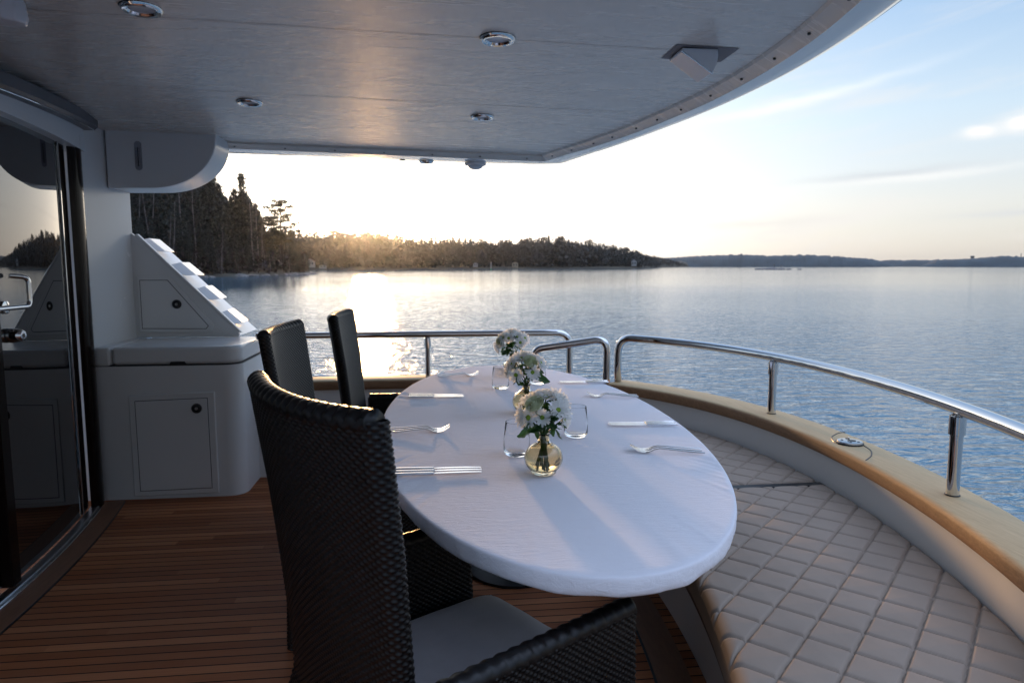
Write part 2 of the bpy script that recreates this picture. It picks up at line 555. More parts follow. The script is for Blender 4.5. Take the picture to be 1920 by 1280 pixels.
def vinyl_ceiling_mat():
    m = bpy.data.materials.new('ceiling_gelcoat')
    m.use_nodes = True
    nt = m.node_tree
    p = nt.nodes['Principled BSDF']
    tc = N(nt, 'ShaderNodeTexCoord')
    mp = N(nt, 'ShaderNodeMapping')
    mp.inputs['Scale'].default_value = (1.0, 7.0, 1.0)
    nt.links.new(tc.outputs['Object'], mp.inputs[0])
    nz = N(nt, 'ShaderNodeTexNoise', i_Scale=3.5, i_Detail=4.0, i_Roughness=0.55)
    nt.links.new(mp.outputs[0], nz.inputs['Vector'])
    nt.links.new(ramp(nt, nz.outputs[0], [(0.2, (0.60, 0.56, 0.515)), (0.8, (0.63, 0.59, 0.545))]), p.inputs['Base Color'])
    nt.links.new(ramp(nt, nz.outputs[0], [(0.3, 0.24), (0.7, 0.29)]), p.inputs['Roughness'])
    p.inputs['Specular IOR Level'].default_value = 0.6
    b1 = N(nt, 'ShaderNodeBump', i_Strength=0.3, i_Distance=0.012)
    n2 = N(nt, 'ShaderNodeTexNoise', i_Scale=3.2, i_Detail=2.0)
    nt.links.new(tc.outputs['Object'], n2.inputs['Vector'])
    nt.links.new(n2.outputs[0], b1.inputs['Height'])
    b2 = N(nt, 'ShaderNodeBump', i_Strength=0.02, i_Distance=0.001)
    nt.links.new(nz.outputs[0], b2.inputs['Height'])
    nt.links.new(b1.outputs[0], b2.inputs['Normal'])
    nt.links.new(b2.outputs[0], p.inputs['Normal'])
    return m


M['ceiling'] = vinyl_ceiling_mat()


def cloth_mat():
    m = bpy.data.materials.new('white_linen')
    m.use_nodes = True
    nt = m.node_tree
    p = nt.nodes['Principled BSDF']
    p.inputs['Base Color'].default_value = (0.84, 0.85, 0.92, 1)
    p.inputs['Roughness'].default_value = 0.9
    p.inputs['Specular IOR Level'].default_value = 0.2
    p.inputs['Sheen Weight'].default_value = 0.15
    tc = N(nt, 'ShaderNodeTexCoord')
    mp = N(nt, 'ShaderNodeMapping')
    mp.inputs['Scale'].default_value = (14.0, 55.0, 40.0)
    nt.links.new(tc.outputs['Object'], mp.inputs[0])
    n1 = N(nt, 'ShaderNodeTexNoise', i_Scale=1.6, i_Detail=5.0, i_Roughness=0.6, i_Distortion=0.8)
    nt.links.new(mp.outputs[0], n1.inputs['Vector'])
    b1 = N(nt, 'ShaderNodeBump', i_Strength=0.6, i_Distance=0.004)
    nt.links.new(n1.outputs[0], b1.inputs['Height'])
    wv = N(nt, 'ShaderNodeTexWave', i_Scale=180.0, i_Distortion=1.5, wave_type='BANDS', bands_direction='Y')
    nt.links.new(tc.outputs['Object'], wv.inputs['Vector'])
    wx = N(nt, 'ShaderNodeTexWave', i_Scale=180.0, i_Distortion=1.5, wave_type='BANDS', bands_direction='X')
    nt.links.new(tc.outputs['Object'], wx.inputs['Vector'])
    b2 = N(nt, 'ShaderNodeBump', i_Strength=0.15, i_Distance=0.0006)
    nt.links.new(math_n(nt, 'ADD', wv.outputs[1], wx.outputs[1]), b2.inputs['Height'])
    nt.links.new(b1.outputs[0], b2.inputs['Normal'])
    nt.links.new(b2.outputs[0], p.inputs['Normal'])
    return m


M['cloth'] = cloth_mat()
M['quilt'] = mat('quilted_vinyl', (0.315, 0.258, 0.212), 0.75, spec=0.15, vary=0.07, vscale=5, bump=0.25, bscale=700, bdist=0.0006)


def water_mat():
    m = bpy.data.materials.new('sea_water')
    m.use_nodes = True
    nt = m.node_tree
    p = nt.nodes['Principled BSDF']
    p.inputs['Base Color'].default_value = (0.024, 0.10, 0.155, 1)
    p.inputs['Roughness'].default_value = 0.065
    p.inputs['IOR'].default_value = 2.0
    tc = N(nt, 'ShaderNodeTexCoord')

    gp = N(nt, 'ShaderNodeMapping')
    gp.inputs['Scale'].default_value = (0.004, 0.016, 1)
    nt.links.new(tc.outputs['Object'], gp.inputs[0])
    gn = N(nt, 'ShaderNodeTexNoise', i_Scale=1.0, i_Detail=3.0)
    nt.links.new(gp.outputs[0], gn.inputs['Vector'])
    gust = ramp(nt, gn.outputs[0], [(0.38, 0.6), (0.62, 1.35)])
    # the chop dies down away from the boat, towards the middle of the bay
    ln = N(nt, 'ShaderNodeVectorMath', operation='LENGTH')
    nt.links.new(tc.outputs['Object'], ln.inputs[0])
    calm = ramp(nt, math_n(nt, 'DIVIDE', ln.outputs['Value'], 120.0, clamp=True), [(0.06, 1.0), (0.16, 0.70), (0.35, 0.36), (1.0, 0.20)])
    gust = math_n(nt, 'MULTIPLY', gust, calm)

    def wave(sx, sy, rot, scale, dist, strength, detail, prev=None, distortion=0.6):
        mp = N(nt, 'ShaderNodeMapping')
        mp.inputs['Scale'].default_value = (sx, sy, 1)
        mp.inputs['Rotation'].default_value = (0, 0, rot)
        nt.links.new(tc.outputs['Object'], mp.inputs[0])
        nz = N(nt, 'ShaderNodeTexNoise', i_Scale=scale, i_Detail=detail, i_Roughness=0.55, i_Distortion=distortion)
        nt.links.new(mp.outputs[0], nz.inputs['Vector'])
        b = N(nt, 'ShaderNodeBump', i_Strength=strength, i_Distance=dist)
        nt.links.new(math_n(nt, 'MULTIPLY', gust, strength), b.inputs['Strength'])
        nt.links.new(nz.outputs[0], b.inputs['Height'])
        if prev is not None:
            nt.links.new(prev, b.inputs['Normal'])
        return b.outputs[0]
    a = wave(0.16, 0.55, R(12), 1.0, 0.9, 0.04, 3.0)
    a = wave(0.5, 1.5, R(-10), 1.0, 0.42, 0.16, 3.0, a)
    a = wave(1.6, 3.6, R(20), 1.0, 0.14, 1.0, 3.0, a)
    nt.links.new(a, p.inputs['Normal'])
    return m


M['water'] = water_mat()
M['land'] = mat('forest_floor', (0.055, 0.048, 0.035), 0.95, vary=0.5, vscale=0.05)
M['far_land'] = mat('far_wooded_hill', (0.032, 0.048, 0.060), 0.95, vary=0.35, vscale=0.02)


# ------------------------------------------------------------------ setting: water, land
def cat_spline(pts, n=8):
    pts = [Vector(p) for p in pts]
    out = []
    for i in range(len(pts) - 1):
        p0 = pts[max(i - 1, 0)]; p1 = pts[i]; p2 = pts[i + 1]; p3 = pts[min(i + 2, len(pts) - 1)]
        for k in range(n):
            t = k / n
            out.append(0.5 * ((2 * p1) + (p2 - p0) * t + (2 * p0 - 5 * p1 + 4 * p2 - p3) * t * t + (3 * p1 - p0 - 3 * p2 + p3) * t ** 3))
    out.append(pts[-1])
    return out


SEA = -1.2
b = MB()
b.add([(-16000, -16000, SEA), (16000, -16000, SEA), (16000, 16000, SEA), (-16000, 16000, SEA)], [(0, 1, 2, 3)])
tag(b.build('water', M['water']), kind='structure')


def az_pt(px, dist):
    """world point at a bearing given in degrees from +Y"""
    a = R(px)
    return Vector((math.sin(a) * dist, math.cos(a) * dist, 0))


def fbm(x, y, z=0.0):
    return noise.fractal(Vector((x, y, z)), 1.0, 2.0, 4)


def ridge(name, shore, prof, mat_, label=None, kind='structure', cols=None):
    """land mass: shore is a list of (bearing, distance); prof is (depth behind the shore, height)"""
    path = cat_spline([az_pt(a, d) for a, d in shore], 10)
    loops = []
    for (dep, h) in prof:
        L = []
        for i, p in enumerate(path):
            d = p.length
            q = p * ((d + dep) / d)
            taper = min(1.0, 0.02 + i / len(path) * 6, 0.02 + (len(path) - 1 - i) / len(path) * 6)
            hh = h * taper * (1 + 0.45 * fbm(q.x * 0.012, q.y * 0.012)) + (0.4 * fbm(q.x * .2, q.y * .2) if h > 0 else 0)
            L.append((q.x, q.y, SEA + hh))
        loops.append(L)
    bb = MB()
    bb.loft(loops)
    return tag(bb.build(name, mat_, sharp=180), kind=kind), path


# ---- near wooded point on the left
near_shore = [(-52, 95), (-40, 112), (-28, 132), (-20.3, 156), (-15.2, 182), (-11.6, 205), (-9.9, 214)]
ridge('near_shore', near_shore, [(-4, -0.6), (0, 0.25), (5, 0.9), (14, 2.0), (40, 4.0), (90, 3.0), (120, -1)], M['land'])
mid_shore = [(-24, 380), (-14, 450), (-9.2, 480), (-3, 540), (3.8, 600), (10, 680), (17.0, 800), (18.4, 860)]


def lerp_tab(tab, x):
    if x <= tab[0][0]: return tab[0][1]
    for (a, va), (c, vc) in zip(tab, tab[1:]):
        if x <= c: return va + (vc - va) * (x - a) / (c - a)
    return tab[-1][1]


_, mid_path = ridge('mid_shore', mid_shore, [(-10, -1), (0, 0.5), (10, 1.8), (40, 5), (100, 9), (220, 9), (320, -2)], M['land'])
_, pb_path = ridge('point_behind', [(15.5, 1500), (18, 1650), (20.2, 1850), (21.0, 1950)], [(-15, -1), (0, 1), (40, 9), (120, 14), (300, 8), (400, -2)], M['land'])


def far_ridge(name, tops, dist, seed):
    """low wooded ridge across the bay; tops = (bearing, height)"""
    n = 420
    loops = [[], [], [], []]
    a0, a1 = tops[0][0], tops[-1][0]
    for i in range(n + 1):
        a = a0 + (a1 - a0) * i / n
        h = lerp_tab(tops, a)
        h *= 1.35
        h *= 1 + 0.10 * fbm(a * 3.0, seed) + 0.10 * fbm(a * 22.0, seed + 3)
        for L, dd, hh in zip(loops, (0, 30, 160, 420), (-1, h * 0.55, h, -2)):
            p = az_pt(a, dist + dd)
            L.append((p.x, p.y, SEA + hh))
    tag(MB().loft(loops).build(name, M['far_land'], sharp=180), kind='structure')


far_ridge('far_hills', [(17, 24), (20, 28), (21.5, 32), (25, 36), (27, 32), (29.5, 34), (31.5, 30), (34, 22), (35.6, 8)], 2700, 1.0)
far_ridge('farthest_hills', [(33, 18), (35.5, 27), (38, 27), (40, 30), (44, 24), (55, 30), (70, 24), (90, 30)], 4200, 5.0)
far_ridge('right_hills', [(37.2, 2), (38.2, 17), (40, 20), (42, 26), (46, 24), (60, 30), (75, 26), (100, 20)], 2600, 9.0)
far_ridge('left_hills', [(-100, 30), (-80, 26), (-60, 30), (-40, 24), (-20, 20)], 1500, 12.0)


# ---- trees
def tuft(bb, c, s, rg, flat=0.0):
    a = Vector((rg.gauss(0, 1), rg.gauss(0, 1), rg.gauss(0, 1) * (1 - flat))).normalized()
    u = a.orthogonal().normalized()
    w = a.cross(u)
    th = rg.uniform(0, 2 * PI)
    u, w = u * math.cos(th) + w * math.sin(th), w * math.cos(th) - u * math.sin(th)
    k = rg.uniform(0.5, 1.0)
    bb.add([c - u * s - w * s * .3, c + u * s * .2 - w * s * k * .6, c + u * s + w * s * .2, c - u * s * .1 + w * s * k * .7], [(0, 1, 2, 3)])


def spruce_meshes(seed, slim=1.0):
    rg = random.Random(seed)
    t = MB().tube([(0, 0, -0.5), (0.1, 0, 8), (0, 0.05, 20)], [0.28, 0.2, 0.03], 7)
    c = MB()
    z = 1.6
    while z < 19.9:
        f = (20 - z) / 18.4
        rad = (0.4 + 3.5 * f ** 0.85) * slim * rg.uniform(0.75, 1.15)
        nb = rg.randint(5, 8)
        w0 = rg.uniform(0, 6.28)
        for k in range(nb):
            if rg.random() < 0.12: continue
            w = w0 + 2 * PI * k / nb + rg.uniform(-.25, .25)
            L = rad * rg.uniform(0.6, 1.15)
            d = Vector((math.cos(w), math.sin(w), 0))
            n = max(2, int(L / 0.42))
            for j in range(1, n + 1):
                q = j / n
                p = d * (L * q) + Vector((0, 0, z + 0.10 * L - 0.38 * L * q + 0.22 * L * q * q))
                for _ in range(2):
                    tuft(c, p + Vector((rg.gauss(0, .13), rg.gauss(0, .13), -0.12 + rg.gauss(0, .12))), rg.uniform(.22, .42), rg, 0.3)
        z += 0.28 + 0.42 * f
    for k in range(5):
        tuft(c, Vector((0, 0, 19.4 + k * 0.2)), 0.16, rg)
    return t, c


def pine_meshes(seed):
    rg = random.Random(seed)
    t = MB()
    t.tube([(0, 0, -0.5), (0.25, 0.1, 6), (0.1, 0.2, 12), (0.5, 0, 17), (0.8, 0.1, 19)], [0.36, 0.30, 0.22, 0.13, 0.05], 8)
    c = MB()
    for i in range(34):
        z = 8.0 + 11.6 * (i / 33)
        w = i * 2.4 + rg.uniform(-.4, .4)
        L = (1.2 + 3.6 * math.sin(PI * min(1, (z - 6.5) / 13.5)) ** 0.9) * rg.uniform(.55, 1.1)
        d = Vector((math.cos(w), math.sin(w), 0))
        base = Vector((0.3, 0.1, z - 0.6))
        tip = base + d * L + Vector((0, 0, rg.uniform(0.1, 0.9)))
        mid = (base + tip) / 2 + Vector((0, 0, -0.25))
        t.tube([base, mid, tip], [0.09, 0.06, 0.025], 5)
        for _ in range(4):
            cc = base.lerp(tip, rg.uniform(.45, 1.05)) + Vector((rg.gauss(0, .35), rg.gauss(0, .35), rg.uniform(0, .35)))
            for _ in range(26):
                tuft(c, cc + Vector((rg.gauss(0, .6), rg.gauss(0, .6), rg.gauss(0, .2))), rg.uniform(.18, .36), rg, 0.2)
    return t, c


def birch_meshes(seed):
    rg = random.Random(seed)
    t = MB()
    lean = rg.uniform(-1.5, 1.5)
    tr = cat_spline([(0, 0, -0.5), (lean * .2, 0.1, 6), (lean * .6, -0.1, 12), (lean, 0, 19)], 4)
    t.tube(tr, [0.17 * (1 - i / (len(tr) - 1)) + 0.02 for i in range(len(tr))], 6)
    c = MB()

    def br(p, d, L, r, lev):
        m = p + d * L * .5 + Vector((rg.gauss(0, .08) * L, rg.gauss(0, .08) * L, .06 * L))
        e = p + d * L
        c.tube([p, m, e], [r, r * .7, r * .25], 3, False)
        if lev:
            for k in range(rg.randint(3, 5)):
                q = rg.uniform(.3, 1)
                dd = (d + Vector((rg.gauss(0, .55), rg.gauss(0, .55), rg.gauss(.1, .35)))).normalized()
                br(p.lerp(e, q), dd, L * rg.uniform(.3, .55), r * .5, lev - 1)
    for i in range(26):
        q = rg.uniform(.28, .98)
        p = tr[int(q * (len(tr) - 1))]
        w = rg.uniform(0, 6.28)
        d = Vector((math.cos(w) * .7, math.sin(w) * .7, rg.uniform(.5, 1.0))).normalized()
        br(p, d, 3.6 * (1.15 - q), 0.05, 2)
    return t, c


def make_tree(name, label, cat, meshes, bark, leafm, group):
    r = thing(name, label, cat, (0, 0, 0), 0, group)
    meshes[0].build('trunk', bark, r, sharp=180, fix=False)
    meshes[1].build('crown', leafm, r, sharp=180, fix=False)
    return r


NEARG = 'trees on the near wooded point'
L_SPR = 'dark dense spruce in the wood on the near point'
L_BIR = 'bare pale-stemmed birch among the spruces on the near point'
L_PIN = 'rounded pine with orange-lit open crown near the tip of the near point'
protos = {
    'spruce': [make_tree('spruce_tree', L_SPR, 'tree', spruce_meshes(3 + k, (1.0, 0.78)[k % 2]), M['bark'], M['needles'], NEARG) for k in range(3)],
    'birch': [make_tree('birch_tree', L_BIR, 'tree', birch_meshes(31 + k), M['birch'], M['twigs'], NEARG) for k in range(2)],
    'pine': [make_tree('pine_tree', L_PIN, 'tree', pine_meshes(51 + k), M['bark'], M['pine_needles'], NEARG) for k in range(2)],
}
used = set()


def plant(kind, a, dist, zbase, h, label=None, group=None, rg=rnd):
    k = rg.randrange(len(protos[kind]))
    pr = protos[kind][k]
    p = az_pt(a, dist)
    loc = (p.x, p.y, zbase)
    if (kind, k) in used:
        t = dup(pr)
    else:
        t = pr
        used.add((kind, k))
    t.location = loc
    t.rotation_euler = (0, 0, rg.uniform(0, 6.28))
    s = h / 20
    w = s * rg.uniform(0.9, 1.2)
    t.scale = (w, w, s)
    if label: t['label'] = label
    if group: t['group'] = group
    return t


def near_dist(a):
    return lerp_tab(near_shore, a)


top_tab = [(-52, 22), (-24, 23), (-18.4, 24), (-17.4, 22), (-16.9, 24), (-16.2, 20), (-15.4, 18.5), (-14.6, 20), (-13.8, 17.5), (-13.0, 12.5),
           (-12.4, 10.5), (-11.8, 11), (-11.0, 9.5), (-10.3, 6.5)]
rg = random.Random(11)
a = -50.0
nplant = 0
while a < -10.3:
    vis = a > -25
    for row in range(5 if vis else 3):
        dep = 4 + row * 9 + rg.uniform(-3, 3)
        if a > -12.5 and row > 2: continue
        hh = lerp_tab(top_tab, a)
        if row == 0: h = hh * rg.uniform(0.35, 0.6)
        else: h = hh * rg.uniform(0.72, 1.0)
        kind = 'birch' if (rg.random() < (0.26 if row < 2 else 0.08)) else 'spruce'
        if kind == 'birch' and row == 0: h = hh * rg.uniform(.55, .85)
        aa = a + rg.uniform(-.35, .35)
        plant(kind, aa, near_dist(aa) + dep, SEA + 0.6 + 0.05 * dep, h, rg=rg)
    a += 0.62 if vis else 2.6
for i in range(95):
    aa = rg.uniform(-25.5, -13.2)
    plant('spruce', aa, near_dist(aa) + rg.uniform(38, 75), SEA + 3.5, lerp_tab(top_tab, aa) * rg.uniform(0.95, 1.12), rg=rg)
# the trees that break the skyline
for kind, a, dep, h in (('spruce', -16.85, 14, 27.5), ('spruce', -17.3, 20, 24.5), ('spruce', -16.4, 18, 22.5), ('spruce', -14.75, 14, 26.0), ('spruce', -15.3, 18, 22.0),
                        ('birch', -14.1, 8, 23.0), ('birch', -13.8, 12, 22.0), ('birch', -13.5, 10, 19.0), ('birch', -18.2, 10, 23), ('birch', -19.0, 8, 22),
                        ('spruce', -12.6, 8, 12.5), ('spruce', -11.2, 6, 11.5), ('spruce', -10.7, 5, 9.0)):
    plant(kind, a, near_dist(a) + dep, SEA + 1.0, h, rg=rg)
plant('pine', -11.95, near_dist(-11.95) + 8, SEA + 0.8, 21.0, 'tall pine with open layered crown standing alone against the bright sky', rg=rg)
plant('pine', -12.75, near_dist(-12.75) + 10, SEA + 0.8, 16.0, 'lower pine just behind the lone layered pine on the point', rg=rg)

# undergrowth of the near wood: twigs and saplings nobody could count
ug = MB()
for i in range(5200):
    a = rg.uniform(-30, -10.1)
    dep = rg.uniform(1.5, 22)
    p = az_pt(a, near_dist(a) + dep)
    tuft(ug, Vector((p.x, p.y, SEA + 0.6 + .05 * dep + rg.random() ** 1.6 * 5.5)), rg.uniform(.35, .9), rg)
tag(ug.build('undergrowth', M['twigs'], sharp=180, fix=False), kind='stuff')

# boulders along the water's edge of the near point
rocks = []
for k in range(3):
    bm = bmesh.new()
    bmesh.ops.create_icosphere(bm, subdivisions=3, radius=1)
    for v in bm.verts:
        v.co *= 1 + 0.28 * noise.noise(v.co * 1.3 + Vector((k * 7, 0, 0))) + 0.12 * noise.noise(v.co * 3.1)
        v.co.z *= 0.55
    me = bpy.data.meshes.new('shore_boulder'); bm.to_mesh(me); bm.free()
    me.materials.append(M['rock'])
    me.set_sharp_from_angle(angle=R(40))
    rocks.append(me)
for i in range(46):
    a = rg.uniform(-24, -9.7) if i < 30 else rg.uniform(-12, -9.5)
    p = az_pt(a, near_dist(a) + rg.uniform(-2.0, 1.5))
    o = bpy.data.objects.new('shore_boulder', rocks[i % 3])
    COL.objects.link(o)
    s = rg.uniform(.4, 1.5)
    o.location = (p.x, p.y, SEA + 0.05)
    o.scale = (s * rg.uniform(1, 1.8), s, s * rg.uniform(.5, .9))
    o.rotation_euler = (0, 0, rg.uniform(0, 6.28))
    tag(o, 'grey boulder at the waterline of the near wooded point', 'rock', 'boulders along the near shore')

# ---- the wood across the water: one mass
top_mid = [(-24, 26), (-12, 25), (-9, 25), (-6.2, 26), (-5, 28), (-3.4, 27), (-1, 24.5), (0.5, 24.5), (2, 25), (3.8, 24), (6.5, 25.5), (9.6, 30), (11.0, 28), (12.5, 27.5), (14, 24.5), (15, 24), (16, 22), (17, 19), (17.8, 14), (18.4, 9)]


def forest_tree(bb, x, y, z, h, rg, conifer):
    n = 16 if conifer else 20
    for k in range(n):
        q = (k + rg.random()) / n
        if conifer:
            rad = (1 - q) ** 0.8 * h * 0.15
            c = Vector((x + rg.gauss(0, rad * .6), y + rg.gauss(0, rad * .6), z + h * (0.08 + 0.92 * q)))
            s = h * 0.045 + rad * .5
        else:
            rad = h * 0.2 * math.sin(PI * (0.12 + 0.85 * q))
            c = Vector((x + rg.gauss(0, rad * .7), y + rg.gauss(0, rad * .7), z + h * (0.2 + 0.76 * q)))
            s = h * 0.07 + rad * .22
        tuft(bb, c, s, rg, 0.3)


mid_tab = [(p_[0], p_[1]) for p_ in mid_shore]
fb = MB()
for i in range(3600):
    a = -20 + 38.6 * rg.random()
    dep = rg.random() ** 1.3 * 120 + 4
    d = lerp_tab(mid_tab, a) + dep
    tot = lerp_tab(top_mid, a)
    ground = min(9, dep * 0.09) * min(1, tot / 22)
    h = (tot - ground) * rg.uniform(.72, 1.16)
    if dep < 20: h *= rg.uniform(.5, 1.0)
    p = az_pt(a, d)
    forest_tree(fb, p.x, p.y, SEA + ground, h, rg, rg.random() < 0.72)
tag(fb.build('wooded_shore_forest', M['forest'], sharp=180, fix=False), kind='stuff')
fb = MB()
top_pb = [(15.5, 34), (17.3, 31), (18.5, 27), (19.5, 21), (20.2, 15), (21.0, 7)]
for i in range(900):
    a = rg.uniform(16, 20.9)
    dep = rg.uniform(3, 120)
    d = lerp_tab([(15.5, 1500), (18, 1650), (20.2, 1850), (21.0, 1950)], a) + dep
    tot = lerp_tab(top_pb, a)
    ground = min(13, dep * .11) * min(1, tot / 30)
    h = max(4, (tot - ground) * rg.uniform(.6, 1.0))
    p = az_pt(a, d)
    forest_tree(fb, p.x, p.y, SEA + ground, h, rg, rg.random() < 0.6)
tag(fb.build('point_behind_forest', M['forest'], sharp=180, fix=False), kind='stuff')

# single trees that stand up out of the far wood
FARG = 'tall trees rising above the far wood'
L_FS = 'slim dark spruce top rising above the far wooded shore'
L_FP = 'broad pine crown rising above the far wooded shore'
for kind, a, tot in (('pine', -7.8, 30), ('spruce', -6.7, 29), ('pine', -5.3, 30.5), ('pine', -4.6, 29), ('pine', -4.0, 28), ('spruce', -1.0, 28), ('spruce', -0.2, 29), ('spruce', 1.6, 31),
                     ('spruce', 2.15, 31), ('spruce', 2.6, 30), ('spruce', 3.1, 31), ('pine', 3.9, 28), ('spruce', 5.6, 29), ('spruce', 7.6, 31.5), ('spruce', 8.1, 31.5), ('pine', 9.2, 33),
                     ('spruce', 9.55, 36), ('pine', 10.6, 34), ('spruce', 11.9, 30), ('pine', 12.9, 32), ('spruce', 14.2, 26), ('spruce', 14.9, 28), ('spruce', 15.5, 26), ('pine', 15.9, 25), ('pine', 16.7, 21)):
    dep = rg.uniform(30, 60)
    d = lerp_tab(mid_tab, a) + dep
    g = 5.0
    plant(kind, a, d, SEA + g, max(8, (tot - g) * (0.93 if kind == 'spruce' else 1.0)), L_FS if kind == 'spruce' else L_FP, FARG, rg=rg)


# ---- houses, marks and islet
def hut(name, label, cat, a, dist, z, w, dep, h, rh, wall, roof, rz):
    p = az_pt(a, dist)
    r = thing(name, label, cat, (p.x, p.y, z))
    m = Matrix.Rotation(rz, 3, 'Z')

    def X(x, y, zz): return m @ Vector((x, y, zz)) + Vector((p.x, p.y, z))
    bb = MB()
    bb.add([X(-w/2, -dep/2, -1), X(w/2, -dep/2, -1), X(w/2, dep/2, -1), X(-w/2, dep/2, -1),
            X(-w/2, -dep/2, h), X(w/2, -dep/2, h), X(w/2, dep/2, h), X(-w/2, dep/2, h), X(0, -dep/2, h + rh - .1), X(0, dep/2, h + rh - .1)],
           [(0, 1, 5, 8, 4), (1, 2, 6, 5), (2, 3, 7, 9, 6), (3, 0, 4, 7), (0, 3, 2, 1)])
    bb.build('wall', wall, r, sharp=20)
    ro = MB()
    e = 0.4
    for s in (-1, 1):
        ro.add([X(0, -dep/2 - e, h + rh), X(s * (w/2 + e), -dep/2 - e, h - .25), X(s * (w/2 + e), dep/2 + e, h - .25), X(0, dep/2 + e, h + rh),
                X(0, -dep/2 - e, h + rh + .2), X(s * (w/2 + e), -dep/2 - e, h - .05), X(s * (w/2 + e), dep/2 + e, h - .05), X(0, dep/2 + e, h + rh + .2)],
               [(0, 1, 2, 3), (4, 5, 6, 7), (0, 1, 5, 4), (1, 2, 6, 5), (2, 3, 7, 6)])
    ro.build('roof', roof, r, sharp=20)
    for k in (-1, 1):
        wb = MB()
        wb.box(X(k * w * .22, -dep/2 - .04, h * .55), (w * .16, .08, h * .4), M=m)
        wb.build('window', M['window'], r)
    return r


hut('house', 'white house with red roof beside the water on the far wooded shore', 'house', -9.85, 484, SEA + 2.6, 6.0, 6, 3.2, 2.0, M['white_paint'], M['red_roof'], R(8))
hut('boathouse', 'long low white boathouse beside the red-roofed white house', 'boathouse', -8.9, 487, SEA + 1.6, 5, 4, 1.3, 0.7, M['white_paint'], M['window'], R(8))
hut('hut', 'small cream hut at the water on the far wooded shore', 'hut', 6.75, 642, SEA + 2.0, 5.5, 5, 3.4, 1.4, M['cream_paint'], M['window'], R(-5))
hut('cabin', 'small white cabin near the right end of the far wooded shore', 'cabin', 16.55, 796, SEA + 3.5, 6, 5, 4.5, 2.2, M['white_paint'], M['window'], R(-12))
hut('shed', 'tiny white shed on bare rock behind the white and green marker', 'shed', 3.45, 600, SEA + 2.6, 4, 4, 2.2, 1.0, M['white_paint'], M['window'], R(0))

p = az_pt(4.75, 420)
nm = thing('navigation_marker', 'white pole marker with green foot standing in the water', 'marker', (p.x, p.y, SEA))
MB().lathe([(0.30, 1.1), (0.30, 4.9), (0.05, 5.2)], (p.x, p.y, SEA), 12).build('pole', M['white_paint'], nm)
MB().lathe([(0.42, -0.5), (0.42, 0.7), (0.30, 1.1)], (p.x, p.y, SEA), 12).build('foot', M['green_paint'], nm)

isl = MB()
ang0, ang1 = 26.0, 29.3
for k in range(34):
    q = rg.random()
    aa = ang0 + (ang1 - ang0) * q
    p = az_pt(aa, 520 + rg.uniform(-2, 2))
    s = rg.uniform(.5, 1.2) * (1.2 - abs(q - .4))
    if q > .75 and q < .93: continue
    isl.lathe([(2.4 * s, -0.4), (2.2 * s, 0.5 * s), (1.3 * s, 1.0 * s), (0.4 * s, 1.25 * s)], (p.x, p.y, SEA), 9)
tag(isl.build('rocky_islet', M['rock']), 'low dark rocky islet in the open water', 'islet')
for a_, h_ in ((27.4, 3.6), (27.9, 3.0)):
    p = az_pt(a_, 520)
    o = MB().tube([(p.x, p.y, SEA), (p.x, p.y, SEA + h_)], [.16, .12], 6).box((p.x, p.y, SEA + h_), (.7, .7, .5)).build('islet_post', M['rock'])
    tag(o, ('taller' if h_ > 3.3 else 'shorter') + ' of the two thin posts on the rocky islet', 'post')
for a_, h_, d_, lb in ((40.3, 52, 4100, 'thick water tower above the distant hills'), (43.0, 64, 4100, 'thin mast above the distant hills')):
    p = az_pt(a_, d_)
    o = MB()
    if 'tower' in lb: o.lathe([(3.5, 0), (3.2, h_ - 12), (9, h_ - 6), (9, h_), (1, h_ + 2)], (p.x, p.y, SEA), 14)
    else: o.tube([(p.x, p.y, SEA), (p.x, p.y, SEA + h_)], [2.2, 1.4], 8)
    tag(o.build('water_tower' if 'tower' in lb else 'radio_mast', M['far_land']), lb, 'tower' if 'tower' in lb else 'mast')


# ================================================================== the boat
def stern_x(y, d=0.0):
    """centre line of the stern cap rail"""
    q = y - 2.55
    if q < -1.45:
        return 1.64 - 0.138 * 1.45 ** 2 + (q + 1.45) * 0.40 + d
    return 1.64 - (0.17 if q > 0 else 0.138) * q * q - (0.035 if q > 0 else 0.0) * q ** 4 + d


def stern_path(y0, y1, n, d=0.0):
    return [(stern_x(y0 + (y1 - y0) * i / n), y0 + (y1 - y0) * i / n) for i in range(n + 1)]


def door_x(y, d=0.0):
    return -1.675 - (y - 2.38) ** 2 / 13.0 + d


# ---- deck
b = MB()
xs = []
poly = [(-2.3, 4.34), (-2.3, -0.4), (0.7, -0.4)]
poly += [(stern_x(y) - 0.06, y) for y in [0.05 + 0.1 * i for i in range(41)]]
poly += [(0.95, 4.34)]
b.prism(poly, -0.06, 0.0)
deck = tag(b.build('deck', M['deck'], sharp=30), kind='structure')
# margin boards, 4 mm proud
ys = [0.2 + i * 0.0625 for i in range(60)]
b = MB()
b.sweep([(door_x(y), y) for y in ys], [(0.0, 0.0), (0.0, 0.005), (-0.125, 0.005), (-0.125, 0.0)])
b.build('margin_board', M['margin'], deck, bevel=0.001)
b = MB()
b.sweep([(door_x(y, 0.129), y) for y in ys], [(0.004, 0.0), (0.004, 0.003), (-0.004, 0.003), (-0.004, 0.0)])
b.build('margin_caulk', M['black'], deck)


def seat_in_x(y, d=0.0):
    return 0.80 - 0.10 * (y - 2.55) ** 2 - 0.004 * (y - 2.55) ** 4 + d


